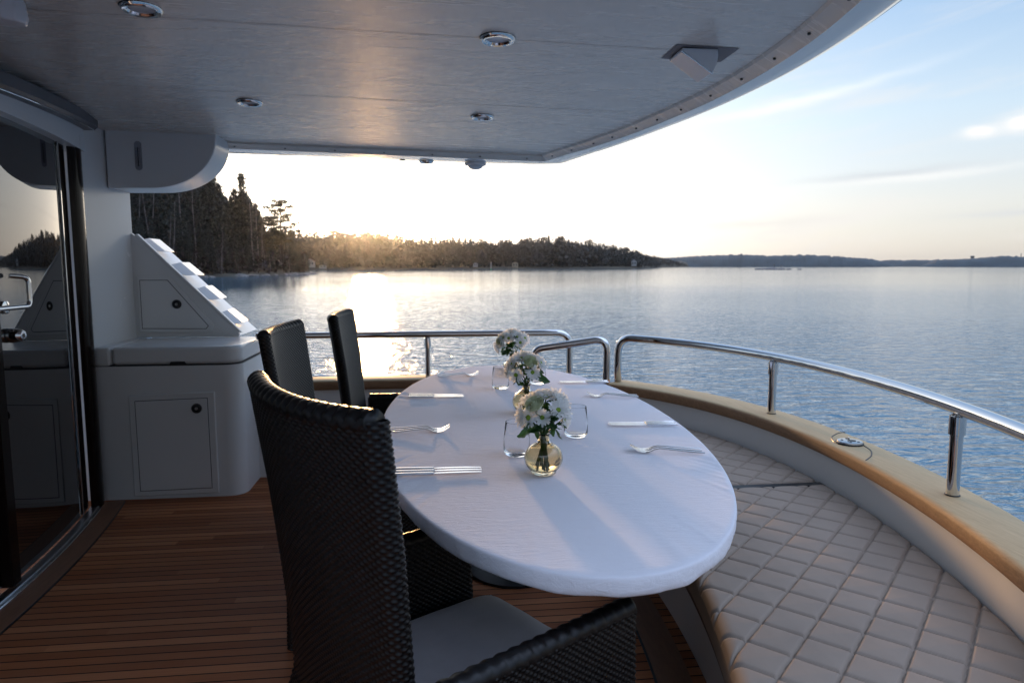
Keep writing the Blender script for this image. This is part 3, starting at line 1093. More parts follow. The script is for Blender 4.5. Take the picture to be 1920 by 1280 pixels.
sy = [0.4 + i * 0.05 for i in range(72)]
b = MB()
b.sweep([(seat_in_x(y, 0.03), y) for y in sy], [(0.0, 0.0), (0.0, 0.005), (0.11, 0.005), (0.11, 0.0)])
b.build('margin_board', M['margin'], deck, bevel=0.001)
b = MB()
b.sweep([(seat_in_x(y, -0.085), y) for y in sy], [(0.004, 0.0), (0.004, 0.003), (-0.004, 0.003), (-0.004, 0.0)])
b.build('margin_caulk', M['black'], deck)

# ---- bulwarks and cap rails
def bulwark(name, label, path, capm, cap_ext=None):
    r = thing(name, label, 'bulwark', (path[len(path) // 2][0], path[len(path) // 2][1], 0))
    w = MB()
    w.sweep(path, [(0.065, -0.02), (0.065, 0.543), (-0.065, 0.543), (-0.075, 0.2), (-0.055, -0.6), (0.02, -1.6), (0.06, -1.6)])
    w.build('wall', M['gelcoat'], r, sharp=30)
    c = MB()
    pr = []
    hw = 0.092
    for cx, cz, a0 in ((hw - .018, .600 - .018, 0), (-(hw - .018), .600 - .018, 90), (-(hw - .018), .540 + .014, 180), (hw - .018, .540 + .014, 270)):
        for k in range(5):
            w_ = R(a0 + 22.5 * k)
            rr = .018 if a0 < 180 else .014
            pr.append((cx + (.018 if True else 0) * math.cos(w_), cz + rr * math.sin(w_)))
    c.sweep(cap_ext or path, pr)
    c.build('cap_rail', capm, r, sharp=50)
    return r


farp = [(-2.3 + i * 0.1, 4.335) for i in range(32)] + [(0.86, 4.335)]
bulwark('bulwark', 'straight white bulwark with teak cap on the far side behind the chairs', farp, M['cap_teak_x'])
sp = stern_path(4.03, 0.0, 72)
sb = bulwark('bulwark', 'curved white stern bulwark with broad teak cap behind the quilted seat', sp, M['cap_teak'])

# deck filler and scarf joint in the stern cap
fy = 2.485
fx = stern_x(fy) - 0.005
fl = thing('deck_filler', 'round steel filler cap let into the teak cap rail', 'filler cap', (fx, fy, 0.600))
MB().lathe([(0.0, 0.0), (0.052, 0.0), (0.052, 0.005), (0.047, 0.006), (0.0, 0.006)], (fx, fy, 0.600), 28).build('gasket', M['black'], fl)
MB().lathe([(0.0, 0.006), (0.047, 0.006), (0.046, 0.011), (0.040, 0.0125), (0.0, 0.0125)], (fx, fy, 0.600), 28).build('cap', M['steel_dull'], fl)
k_ = MB()
k_.lathe([(0.0, 0), (0.013, 0), (0.013, 0.0015), (0, 0.0015)], (fx + 0.008, fy - 0.006, 0.6125), 14)
for dx, dy in ((-0.026, 0.012), (0.02, -0.026), (0.006, 0.03), (-0.014, -0.028)):
    k_.lathe([(0.0, 0), (0.005, 0), (0.005, 0.0015), (0, 0.0015)], (fx + dx, fy + dy, 0.6125), 10)
k_.build('key_hole', M['black'], fl)
MB().tube([(fx - 0.004, fy + 0.002, 0.613), (fx - 0.004, fy + 0.002, 0.624)], 0.0045, 10).build('knob', M['steel'], fl)
j = MB()
for pts in ([(1.726, 2.662, .5995), (1.68, 2.642, .600), (1.62, 2.585, .600), (1.588, 2.515, .600), (1.597, 2.472, .600)],
            [(1.668, 2.442, .600), (1.652, 2.378, .600), (1.612, 2.315, .600), (1.575, 2.277, .600), (1.553, 2.259, .5985), (1.5435, 2.252, .588), (1.5415, 2.25, .57), (1.545, 2.25, .545)]):
    j.tube(cat_spline(pts, 6), 0.0026, 8)
j.build('scarf_joint', M['black'], sb)


# ---- rails
def arc_corner(p0, p1, p2, r, n=7):
    p0, p1, p2 = Vector(p0), Vector(p1), Vector(p2)
    a = (p0 - p1).normalized(); c = (p2 - p1).normalized()
    q0 = p1 + a * r; q2 = p1 + c * r
    return [q0 * (1 - t) ** 2 + p1 * 2 * t * (1 - t) + q2 * t * t for t in [i / n for i in range(n + 1)]]


def rail_post(r, x, y, z0, z1, rad=0.0165):
    bb = MB()
    bb.tube([(x, y, z0), (x, y, z1)], rad, 18)
    o = bb.build('post', M['steel'], r)
    s = MB()
    s.lathe([(rad + .0005, z1 - 0.062), (rad + .0050, z1 - 0.060), (rad + .0050, z1 - 0.004), (rad + .0005, z1 - 0.002)], (x, y, 0), 18, caps=False)
    s.build('socket', M['steel'], o)
    f = MB()
    f.lathe([(rad + .003, z0 - 0.0005), (rad + .003, z0 + 0.002), (rad, z0 + 0.0025)], (x, y, 0), 18, caps=False)
    f.build('foot_ring', M['black'], o)


ZR = 0.872
RR = 0.0225
fr = thing('hand_rail', 'straight steel hand rail along the far side behind the chairs', 'rail', (0, 4.335, 0.6))
b = MB()
pts = [(-1.09, 4.335, ZR), (0, 4.335, ZR), (0.5, 4.335, ZR)] + arc_corner((0.5, 4.335, ZR), (0.87, 4.335, ZR), (0.87, 4.335, 0.6), 0.09) + [(0.87, 4.335, 0.601)]
b.tube(pts, RR * 0.95, 20)
b.build('tube', M['steel'], fr)
rail_post(fr, -0.045, 4.335, 0.601, ZR - 0.02, 0.0155)

gr = thing('gate_rail', 'short sloping steel rail of the stern gate', 'rail', (0.9, 4.1, 0.6))
b = MB()
gx = stern_x(4.03) - 0.022
pts = [(0.61, 4.19, 0.30), (0.61, 4.19, 0.70)] + arc_corner((0.61, 4.19, .7), (0.62, 4.19, 0.785), (1.0, 4.06, ZR - .01), 0.05) + \
      arc_corner((0.7, 4.16, .80), (gx - .03, 4.06, ZR - 0.012), (gx - .03, 4.06, 0.5), 0.075) + [(gx - .03, 4.06, 0.02)]
b.tube(pts, RR, 20)
b.build('tube', M['steel'], gr)

srl = thing('stern_rail', 'long curved steel hand rail above the teak cap of the stern', 'rail', (1.64, 2.55, 0.6))
b = MB()
x0 = stern_x(4.03) + 0.008
path = [(x0, 4.02, 0.601), (x0, 4.02, 0.72)] + arc_corner((x0, 4.02, 0.7), (x0, 4.02, ZR), (stern_x(3.8), 3.8, ZR), 0.10)
path += [(stern_x(y) + .005, y, ZR) for y in [3.84 - 0.04 * i for i in range(94)]]
path += arc_corner(path[-1], (stern_x(0.04), 0.04, ZR), (stern_x(0.04), 0.04, 0.6), 0.06) + [(stern_x(.04), 0.04, 0.601)]
b.tube(path, RR, 22)
b.build('tube', M['steel'], srl, sharp=180)
for py in (3.05, 1.872):
    rail_post(srl, stern_x(py) + 0.002, py, 0.601, ZR - 0.021, 0.0185)

# ---- cabin wall, header, ceiling
def ceil_z(x): return 2.02 - 0.0243 * x


wall = MB()
pw = [(-1.86, 3.935), (-1.86, 4.0), (-1.835, 4.47), (-1.90, 4.49), (-2.6, 4.49), (-2.6, 3.935)]
wall.prism(pw, -0.05, 2.2)
# wall above the door
ys2 = [0.4 + i * 0.075 for i in range(48)]
wall.loft([[(door_x(y, -0.10), y, 1.90) for y in ys2], [(door_x(y, 0.035), y, 1.90) for y in ys2], [(door_x(y, 0.035), y, 2.2) for y in ys2], [(door_x(y, -0.10), y, 2.2) for y in ys2]])
# cabin side near the camera and cabin interior back
wall.box((-2.2, 0.3, 1.0), (1.0, 0.12, 2.3))
wall.box((-3.6, 2.3, 1.0), (0.1, 4.3, 2.3))
tag(wall.build('cabin_wall', M['gelcoat'], sharp=30), kind='structure')

# ceiling: inner panel, lip with screws, bright outer flange and the edge of the deck above
rin = [(0.716, 4.445), (0.815, 4.116), (0.881, 3.92), (0.937, 3.712), (0.988, 3.516), (1.029, 3.316), (1.065, 3.105), (1.099, 2.892), (1.121, 2.692), (1.132, 2.492),
       (1.134, 2.293), (1.126, 2.099), (1.108, 1.907), (1.075, 1.70), (1.03, 1.48), (0.97, 1.26), (0.88, 1.0), (0.74, .72)]
inner = [(-1.9 + 0.1 * i, 4.47 - 0.001 * i) for i in range(26)]
inner = [p_ for p_ in inner if p_[0] < 0.66]
rin_s = [(v.x, v.y) for v in cat_spline([(x, y, 0) for x, y in rin], 4)]
edge = inner + rin_s
cp = MB()
poly = edge + [(0.6, 0.3), (-1.95, 0.3)]
nP = len(poly)
cp.add([(x, y, ceil_z(x)) for x, y in poly] + [(x, y, ceil_z(x) + 0.05) for x, y in poly], [tuple(range(nP))] + [tuple(reversed(range(nP, 2 * nP)))])
ceiling = tag(cp.build('ceiling', M['ceiling'], sharp=30), kind='structure')


def offs(path, d):
    out = []
    for i, p_ in enumerate(path):
        a_ = Vector(path[max(i - 1, 0)]); c_ = Vector(path[min(i + 1, len(path) - 1)])
        t = (c_ - a_).normalized()
        out.append((p_[0] + t.y * d, p_[1] - t.x * d))      # right of travel = inboard here
    return out


ie = offs(edge, 0.048)     # inboard foot of the lip
lip = MB()
lip.loft([[(x, y, ceil_z(x) - 0.0005) for x, y in ie], [(x, y, ceil_z(x) - 0.010) for x, y in offs(edge, 0.042)],
          [(x, y, ceil_z(x) - 0.030) for x, y in offs(edge, 0.004)], [(x, y, ceil_z(x) - 0.034) for x, y in edge]])
lip.build('ceiling_lip', M['ceiling'], ceiling, sharp=25)
gap = MB()
gap.loft([[(x, y, ceil_z(x) - 0.034) for x, y in edge], [(x, y, ceil_z(x) - 0.026) for x, y in offs(edge, -0.001)], [(x, y, ceil_z(x) - 0.026) for x, y in offs(edge, -0.006)]])
gap.build('ceiling_gap', M['black'], ceiling)
# outer flange: same number of points as the edge
out_r = [(0.90, 4.62), (0.985, 4.22), (1.04, 3.99), (1.087, 3.77), (1.128, 3.55), (1.165, 3.33), (1.203, 3.11), (1.232, 2.89), (1.252, 2.69), (1.264, 2.49),
         (1.268, 2.29), (1.26, 2.09), (1.242, 1.90), (1.21, 1.69), (1.165, 1.47), (1.105, 1.25), (1.015, 0.98), (0.875, .70)]
out_s = [(v.x, v.y) for v in cat_spline([(x, y, 0) for x, y in out_r], 4)]
nf = len(inner)
out_far = []
for i, (x, y) in enumerate(inner):
    q = max(0.0, (x + 0.15) / 0.85)
    out_far.append((x + 0.19 * q ** 2, 4.80 - 0.14 * q ** 2.6))
outer = out_far + out_s
zf = lambda x: ceil_z(x) - 0.028
fg = MB()
e1 = offs(edge, -0.006)
rows = [[(x, y, zf(x)) for x, y in e1]]
for t_, dz in ((0.35, -0.002), (0.65, 0.0), (0.85, 0.008), (1.0, 0.03)):
    rows.append([(a_[0] * (1 - t_) + c_[0] * t_, a_[1] * (1 - t_) + c_[1] * t_, zf(a_[0]) + dz) for a_, c_ in zip(e1, outer)])
o2 = offs(outer, -0.012)
rows.append([(x, y, zf(x) + 0.10) for x, y in o2])
rows.append([(x, y, zf(x) + 0.30) for x, y in o2])
fg.loft(rows)
fg.build('ceiling_flange', mat('gloss_flange', (0.78, 0.78, 0.77), 0.10, spec=0.9, coat=1.0, coat_r=0.06, bump=0.10, bscale=6.0, bdist=0.006), ceiling, sharp=60)
# thin rub strip under the outer edge
rs = MB()
q_ = offs(outer, -0.004)
rs.tube([(x, y, zf(x) + 0.033) for x, y in q_], 0.005, 6)
rs.build('edge_strip', M['steel_dull'], ceiling)
# deck above
ud = MB()
pp = o2 + [(0.6, 0.3), (-2.6, 0.3), (-2.6, 4.8)]
ud.prism([(x, y) for x, y in pp], 2.25, 2.34)
ud.build('upper_deck', M['gelcoat'], ceiling)
# panel seams and screws
sm = MB()
for y, xa, xb in ((2.245, -1.7, 1.10), (3.135, -1.35, 0.90)):
    sm.add([(xa, y - .002, ceil_z(xa) - .0015), (xb, y - .002, ceil_z(xb) - .0015), (xb, y + .002, ceil_z(xb) - .0015), (xa, y + .002, ceil_z(xa) - .0015)], [(0, 1, 2, 3)])
sm.build('panel_seam', mat('seam_filler', (0.76, 0.71, 0.66), 0.5), ceiling)
sc = MB()
acc, last = 0.0, None
pth = offs(edge, 0.022)
for x, y in pth:
    if last is not None:
        acc += math.hypot(x - last[0], y - last[1])
    if acc > 0.205 and x > -1.3:
        acc = 0
        sc.lathe([(0.0, -0.0265), (0.0045, -0.0265), (0.0055, -0.021)], (x, y, ceil_z(x)), 8)
    last = (x, y)
sc.build('screw', M['black'], ceiling)

# ---- wing panel at the far corner
wg = thing('wing_panel', 'white wing panel with rounded corner hanging under the ceiling', 'panel', (-1.5, 4.3, 1.75))
prof = [(-1.84, 2.09), (-1.238, 2.07), (-1.236, 2.04)]
for k in range(17):
    w = R(90 * k / 16)
    prof.append((-1.61 + 0.372 * math.cos(w), 2.03 - 0.285 * math.sin(w)))
prof += [(-1.84, 1.742)]
b = MB()
b.prismY(prof, 4.20, 4.47)
b.build('panel', M['gelcoat'], wg, sharp=25, bevel=0.006, seg=3)

tm = thing('thermometer', 'slim grey wall thermometer on the white wing panel', 'thermometer', (-1.665, 4.195, 1.93))
b = MB()
pl = []
for k in range(24):
    w = 2 * PI * k / 24
    pl.append((-1.665 + 0.019 * math.cos(w), 1.925 + 0.019 * math.sin(w) + (0.062 if math.sin(w) > 0 else -0.062)))
b.prismY(pl, 4.194, 4.2005)
b.build('plate', mat('grey_plate', (0.30, 0.30, 0.33), 0.4), tm)
b = MB()
b.tube([(-1.665, 4.1925, 1.875), (-1.665, 4.1925, 1.97)], 0.0022, 8)
b.lathe([(0, -.006), (.005, 0), (0, .006)], (-1.665, 4.192, 1.87), 8)
b.build('glass_tube', M['black'], tm)
b = MB()
for k in range(13):
    w = 0.010 if k % 3 == 0 else 0.006
    b.box((-1.665 + 0.009, 4.1935, 1.885 + k * 0.0068), (w, 0.0008, 0.0012))
    b.box((-1.665 - 0.009, 4.1935, 1.885 + k * 0.0068), (w, 0.0008, 0.0012))
b.build('scale_marking', M['black'], tm)

# ---- glass door
dr = thing('glass_door', 'dark curved glass door reflecting the bay at the cabin', 'door', (door_x(3.0), 3.0, 0))


def curved(y0, y1, d0, d1, z0, z1, n=24):
    yy = [y0 + (y1 - y0) * i / n for i in range(n + 1)]
    bb = MB()
    bb.loft([[(door_x(y, d0), y, z0) for y in yy], [(door_x(y, d1), y, z0) for y in yy], [(door_x(y, d1), y, z1) for y in yy], [(door_x(y, d0), y, z1) for y in yy]], )
    n1 = n + 1
    bb.f += [(0, n1, 2 * n1, 3 * n1), (n, 3 * n1 + n, 2 * n1 + n, n1 + n)]
    bb.f += [(3 * n1 + i, 3 * n1 + i + 1, i + 1, i) for i in range(n)]
    return bb


YJ0, YJ1 = 3.60, 3.935
curved(2.86, YJ0, -0.03, -0.018, 0.03, 1.96, 40).build('pane', M['tint_glass'], dr, sharp=40)
curved(1.2, 2.90, -0.05, -0.038, 0.03, 1.96, 40).build('pane', M['tint_glass'], dr, sharp=40)
fr_ = curved(2.80, 2.865, -0.035, 0.012, 0.03, 1.96, 3).build('stile', M['jamb'], dr, bevel=0.004)
curved(YJ0 + 0.012, YJ0 + 0.021, -0.03, -0.008, 0.03, 1.96, 2).build('edge_strip', M['steel'], dr, bevel=0.002)
curved(YJ0 + 0.022, YJ0 + 0.15, -0.06, -0.020, 0.02, 1.96, 3).build('jamb', M['jamb'], dr, bevel=0.01, seg=3)
# rounded outer jamb
jb = MB()
ya, yb = YJ0 + 0.15, YJ1 - 0.012
prf = []
for k in range(13):
    t = k / 12
    y = ya + (yb - ya) * t
    prf.append((door_x(y, -0.01 + 0.045 * math.sin(PI * t) ** 0.6), y))
jb.loft([[(x, y, 0.012) for x, y in prf], [(x, y, 1.97) for x, y in prf]])
jb.build('jamb', M['jamb'], dr, sharp=60)
MB().tube([(door_x(YJ1 - .004, 0.004), YJ1 - .004, 0.0), (door_x(YJ1 - .004, 0.004), YJ1 - .004, 2.02)], 0.005, 10).build('edge_strip', M['steel_dull'], dr)
scw = MB()
for z in (0.15, 0.5, 0.75, 1.0, 1.2, 1.45, 1.8):
    y = ya + 0.09
    scw.lathe([(0.0, 0.003), (0.004, 0.002), (0.005, 0)], (door_x(y, 0.034), y, z), 8, M=Matrix.Rotation(R(90), 3, 'Y'))
scw.build('screw', M['steel'], dr)
# track at the foot and header
tr_ = curved(1.0, 3.86, -0.02, 0.022, 0.0, 0.022, 40)
tr_.build('track', M['steel_dull'], dr, bevel=0.004)
curved(1.0, 3.80, 0.024, 0.034, 0.0, 0.012, 40).build('track', M['steel'], dr, bevel=0.003)
hy = [0.6 + (3.945 - 0.6) * i / 50 for i in range(51)]


def hz(y): return 1.948 + (y - 2.6) * 0.050


hd = MB()
hd.loft([[(door_x(y, -0.02), y, hz(y)) for y in hy], [(door_x(y, 0.085), y, hz(y)) for y in hy], [(door_x(y, 0.105), y, hz(y) + 0.014) for y in hy],
         [(door_x(y, 0.105), y, hz(y) + 0.062) for y in hy], [(door_x(y, 0.085), y, hz(y) + 0.072) for y in hy], [(door_x(y, -0.02), y, hz(y) + 0.072) for y in hy]])
n1 = len(hy)
hd.f += [tuple(k * n1 + n1 - 1 for k in range(6)), tuple(k * n1 for k in reversed(range(6)))]
hd.build('header', mat('header_gelcoat', (0.11, 0.11, 0.12), 0.45, rvary=.05), dr, sharp=30)
hs = MB()
hs.tube([(door_x(y, 0.088), y, hz(y) - 0.001) for y in hy], 0.003, 6)
hs.build('header_strip', M['steel'], dr)
# handle and lock
HY = 2.955
hx = door_x(HY, -0.015)
b = MB()
b.lathe([(0.0, 0), (0.026, 0), (0.026, 0.006), (0.012, 0.010), (0.0, 0.010)], (hx, HY, 1.135), 20, M=Matrix.Rotation(R(90), 3, 'Y'))
b.tube([(hx, HY, 1.135), (hx + 0.045, HY, 1.135)], 0.010, 12)
lv = [(hx + 0.045, HY - 0.16, 1.135), (hx + 0.045, HY - 0.05, 1.135)] + arc_corner((hx + .045, HY, 1.135), (hx + 0.050, HY + 0.085, 1.135), (hx + 0.05, HY + 0.085, 1.25), 0.03) + \
     arc_corner((hx + 0.05, HY + 0.085, 1.15), (hx + 0.05, HY + 0.085, 1.255), (hx + 0.01, HY + 0.02, 1.262), 0.025) + [(hx + 0.01, HY + 0.03, 1.262)]
b.tube(lv, 0.010, 12)
b.build('handle', M['steel'], dr)
b = MB()
b.lathe([(0.0, 0), (0.030, 0), (0.030, 0.012), (0.024, 0.045), (0.020, 0.052), (0.0, 0.052)], (hx, HY + 0.02, 1.02), 20, M=Matrix.Rotation(R(90), 3, 'Y'))
lk = b.build('lock', M['steel'], dr)
MB().lathe([(0.0, 0.0525), (0.008, 0.0525), (0.008, 0.0535), (0, 0.0535)], (hx, HY + 0.02, 1.02), 12, M=Matrix.Rotation(R(90), 3, 'Y')).build('key_slot', M['black'], lk)

# ---- stair cabinet
cb = thing('stair_cabinet', 'white cabinet with hatches below the boarding steps', 'cabinet', (-1.45, 4.2, 0))
X0, X1, Y0, Y1 = -1.855, -1.085, 3.93, 4.47


def rrect(x0, x1, y0, y1, rnear):
    pts = [(x0, y1), (x0, y0)]
    for k in range(9):
        w = R(-90 + 90 * k / 8)
        pts.append((x1 - rnear + rnear * math.cos(w), y0 + rnear + rnear * math.sin(w)))
    pts.append((x1, y1))
    return pts


bd = MB()
bd.prism(rrect(X0, X1, Y0, Y1, 0.09), -0.002, 0.752)
body = bd.build('body', M['gelcoat'], cb, sharp=30)
MB().prism(rrect(X0 + .008, X1 - .008, Y0 + .008, Y1, 0.085), 0.752, 0.760).build('gap', M['gelcoat_dark'], cb)
bd = MB()
bd.prism(rrect(-1.762, X1, Y0, Y1, 0.09), 0.759, 0.858)
bd.build('lid', M['gelcoat'], cb, sharp=30, bevel=0.022, seg=5)
bd = MB()
bd.prism([(X0, Y0 + .001), (-1.766, Y0 + .001), (-1.766, Y1), (X0, Y1)], 0.752, 0.858)
bd.build('corner_block', M['gelcoat'], cb, bevel=0.018, seg=4)
# finger notch under the lid
MB().prismY([(-1.462, 0.757), (-1.452, 0.776), (-1.378, 0.776), (-1.368, 0.757)], Y0 - 0.0015, Y0 + 0.01).build('notch', M['black'], cb)


def hatch(name_frame, outer, inner_, y, latch_xy, dfr=0.012):
    """raised frame, dark gap and door leaf, all standing on the plane y"""
    def shrink(poly, d):
        n = len(poly)
        cx = sum(p_[0] for p_ in poly) / n; cz_ = sum(p_[1] for p_ in poly) / n
        out = []
        for i in range(n):
            p0, p1, p2 = Vector(poly[i - 1]), Vector(poly[i]), Vector(poly[(i + 1) % n])
            a_, c_ = (p0 - p1).normalized(), (p2 - p1).normalized()
            bis = (a_ + c_)
            if bis.length < 1e-5:
                bis = Vector((cx, cz_)) - p1
            bis.normalize()
            s_ = max(0.3, abs(a_.x * bis.y - a_.y * bis.x))
            out.append(tuple(p1 + bis * (d / s_)))
        return out
    f = MB()
    f.prismY(outer, y - dfr, y)
    fo = f.build('hatch_frame', M['gelcoat'], cb, bevel=0.007, seg=3)
    g = MB()
    g.prismY(inner_, y - dfr - 0.0015, y - dfr + 0.002)
    g.build('gap', M['gelcoat_dark'], cb)
    d = MB()
    d.prismY(shrink(inner_, 0.0035), y - dfr - 0.004, y - dfr)
    hdoor = d.build('hatch_door', M['gelcoat'], cb, bevel=0.0015)
    l = MB()
    lx, lz = latch_xy
    Mx = Matrix.Rotation(R(90), 3, 'X')
    l.lathe([(0.0, 0), (0.028, 0), (0.028, 0.004), (0.024, 0.010), (0.019, 0.011), (0.017, 0.006), (0.0, 0.006)], (lx, y - dfr - .004, lz), 22, M=Mx)
    lo = l.build('latch', M['black'], hdoor)
    MB().lathe([(0.0, 0.006), (0.009, 0.006), (0.008, 0.012), (0.0, 0.012)], (lx, y - dfr - .004, lz), 14, M=Mx).build('key_core', M['steel_dull'], lo)


hatch('lower', [(-1.682, 0.018), (-1.224, 0.024), (-1.224, 0.606), (-1.682, 0.592)], [(-1.647, 0.048), (-1.259, 0.054), (-1.262, 0.572), (-1.649, 0.562)], Y0, (-1.322, 0.514))
# stair side panel
YT = 4.45
tri = [(-1.86, 0.859), (-1.225, 0.859), (-1.225, 0.885), (-1.81, 1.482), (-1.86, 1.52)]
tb = MB()
tb.prismY(tri, YT, YT + 0.03)
tb.build('stair_panel', M['gelcoat'], cb, bevel=0.006, seg=3)
hatch('upper', [(-1.816, 0.892), (-1.400, 0.886), (-1.376, 0.905), (-1.372, 0.940), (-1.610, 1.228), (-1.640, 1.240), (-1.816, 1.240)],
      [(-1.797, 0.915), (-1.418, 0.910), (-1.402, 0.930), (-1.632, 1.216), (-1.797, 1.216)], YT, (-1.584, 1.066), 0.010)
MB().prismY([(-1.225, 0.886), (-1.205, 0.886), (-1.80, 1.497), (-1.815, 1.484)], YT - 0.004, YT + 0.030).build('stair_edge', M['gelcoat'], cb, bevel=0.004)
st = MB()
for k, (xa, za) in enumerate(((-1.66, 1.397), (-1.478, 1.246), (-1.338, 1.093), (-1.205, 0.938))):
    t_ = MB()
    y0_ = YT + 0.034
    fa = [(xa - 0.160, y0_, za + 0.060), (xa - 0.131, y0_ + 0.125, za + 0.080), (xa - 0.037, y0_ + 0.125, za - 0.003),
          (xa - 0.055, y0_, za - 0.004), (xa - 0.105, y0_, za + 0.005)]
    bk = [(x - 0.02, y + 0.22, z) for x, y, z in fa]
    n_ = len(fa)
    t_.add(fa + bk, [tuple(range(n_)), tuple(reversed(range(n_, 2 * n_)))] + [(i_, n_ + i_, n_ + (i_ + 1) % n_, (i_ + 1) % n_) for i_ in range(n_)])
    t_.build('step', M['gelcoat'], cb, sharp=15, bevel=0.002)
t_ = MB()
t_.prismY([(-1.86, 0.86), (-1.24, 0.86), (-1.86, 1.47)], YT + 0.04, YT + 0.50)
t_.build('stair_core', M['gelcoat'], cb)

# ---- lights in the ceiling
def downlight(x, y, label, r=0.056, z=None):
    zc = ceil_z(x) if z is None else z
    t = thing('downlight', label, 'ceiling light', (x, y, zc), 0, 'round ceiling lights')
    MB().lathe([(r * .66, -0.004), (r * .74, -0.0105), (r * .92, -0.012), (r, -0.007), (r * 1.02, 0.0005)], (x, y, zc), 32, caps=False).build('rim', M['steel'], t)
    MB().lathe([(0.0, -0.002), (r * .66, -0.002), (r * .68, -0.004)], (x, y, zc), 28, caps=False).build('lens', M['lens'], t)
    MB().lathe([(r * 1.01, -0.002), (r * 1.07, 0.0)], (x, y, zc), 28, caps=False).build('shadow_gasket', M['black'], t)


downlight(-0.828, 2.17, 'round steel ceiling light nearest the cabin door')
downlight(0.21, 2.235, 'round steel ceiling light on the front seam, above the near end of the table')
downlight(-0.82, 3.31, 'round steel ceiling light close to the white wing panel')
downlight(0.242, 3.37, 'round steel ceiling light between the rear seam and the straight lip')
downlight(-0.04, 4.665, 'small round steel light under the outer flange beside the dome', 0.048, zf(0) - 0.001)
dm = thing('dome_lamp', 'grey dome fitting under the outer ceiling flange', 'dome fitting', (0.285, 4.655, zf(0.28)))
MB().lathe([(0.072, 0.0), (0.072, -0.012), (0.064, -0.018), (0.0, -0.018)], (0.285, 4.655, zf(.28) - 0.001), 30).build('base', M['white_plastic'], dm)
MB().lathe([(0.052, -0.019), (0.046, -0.032), (0.028, -0.042), (0.006, -0.045), (0.0, -0.048)], (0.285, 4.655, zf(.28)), 26).build('dome', M['lens'], dm)
o = MB().lathe([(0.018, 0.0), (0.018, -0.004), (0.0, -0.005)], (-0.197, 4.665, zf(-.2) - 0.001), 16).build('drain_plug', M['black'])
tag(o, 'small dark disc under the outer ceiling flange', 'plug')
lm = thing('corner_lamp', 'small pale lamp under the ceiling close to the door header', 'lamp', (-1.17, 2.12, 2.0))
MB().lathe([(0.0, 0.045), (0.042, 0.045), (0.048, 0.0), (0.042, -0.02), (0.0, -0.024)], (-1.185, 2.17, ceil_z(-1.18) - 0.046), 8).build('body', M['white_plastic'], lm, bevel=0.004)

# ---- recessed flap fixture
pf = thing('ceiling_speaker', 'wedge shaped white flap speaker tilted out of a ceiling recess', 'speaker', (0.88, 2.26, 2.0))
zq = ceil_z(0.89)
rc = MB()
x0_, x1_, y0_, y1_ = 0.775, 0.985, 2.185, 2.335
tq = ceil_z
rc.add([(x0_, y0_, tq(x0_) - .002), (x1_, y0_, tq(x1_) - .002), (x1_, y1_, tq(x1_) - .002), (x0_, y1_, tq(x0_) - .002)], [(0, 1, 2, 3)])
rc.build('recess', mat('recess_grey', (0.16, 0.15, 0.16), 0.6), pf)
wd = MB()
hx0, hz0 = 0.800, zq - 0.012
arc = [(hx0, hz0)]
for k in range(9):
    w = R(-34 + 30 * k / 8)
    arc.append((hx0 + 0.122 * math.cos(w), hz0 + 0.122 * math.sin(w)))
arc.append((hx0 + 0.12, zq - .003)); arc.append((hx0, zq - .003))
wd.prismY(arc, 2.20, 2.32)
wd.build('flap', M['white_plastic'], pf, bevel=0.003)
ed = MB()
w = R(-34)
ed.tube([(hx0 - .003, 2.198, hz0 - .002), (hx0 + 0.124 * math.cos(w), 2.198, hz0 + 0.124 * math.sin(w))], 0.0022, 8)
ed.build('edge_strip', M['steel'], pf)

# ---- settee
se = thing('settee', 'curved stern seat with quilted taupe cushions and dark wood edge', 'seat', (1.1, 2.55, 0))
b = MB()
b.sweep([(seat_in_x(y, 0.075), y) for y in sy], [(0.0, 0.0), (0.0, 0.30), (-0.05, 0.30), (-0.05, 0.0)])
b.build('base_panel', M['gelcoat'], se)
b = MB()
b.sweep([(seat_in_x(y, 0.018), y) for y in sy], [(0.0, 0.285), (0.012, 0.30), (0.012, 0.325), (0.0, 0.335), (-0.09, 0.335), (-0.09, 0.285)])
b.build('edge_board', M['dark_wood'], se, sharp=40)
b = MB()
b.loft([[(seat_in_x(y, .03), y, 0.325) for y in sy], [(stern_x(y) - 0.04, y, 0.325) for y in sy]])
b.build('seat_board', M['dark_wood'], se)
b = MB()
b.tube([(seat_in_x(y, 0.004), y, 0.338) for y in sy], 0.006, 8)
b.build('edge_strip', M['dark_wood'], se)
CELL = 0.105
QA = (0.945, 1.379)


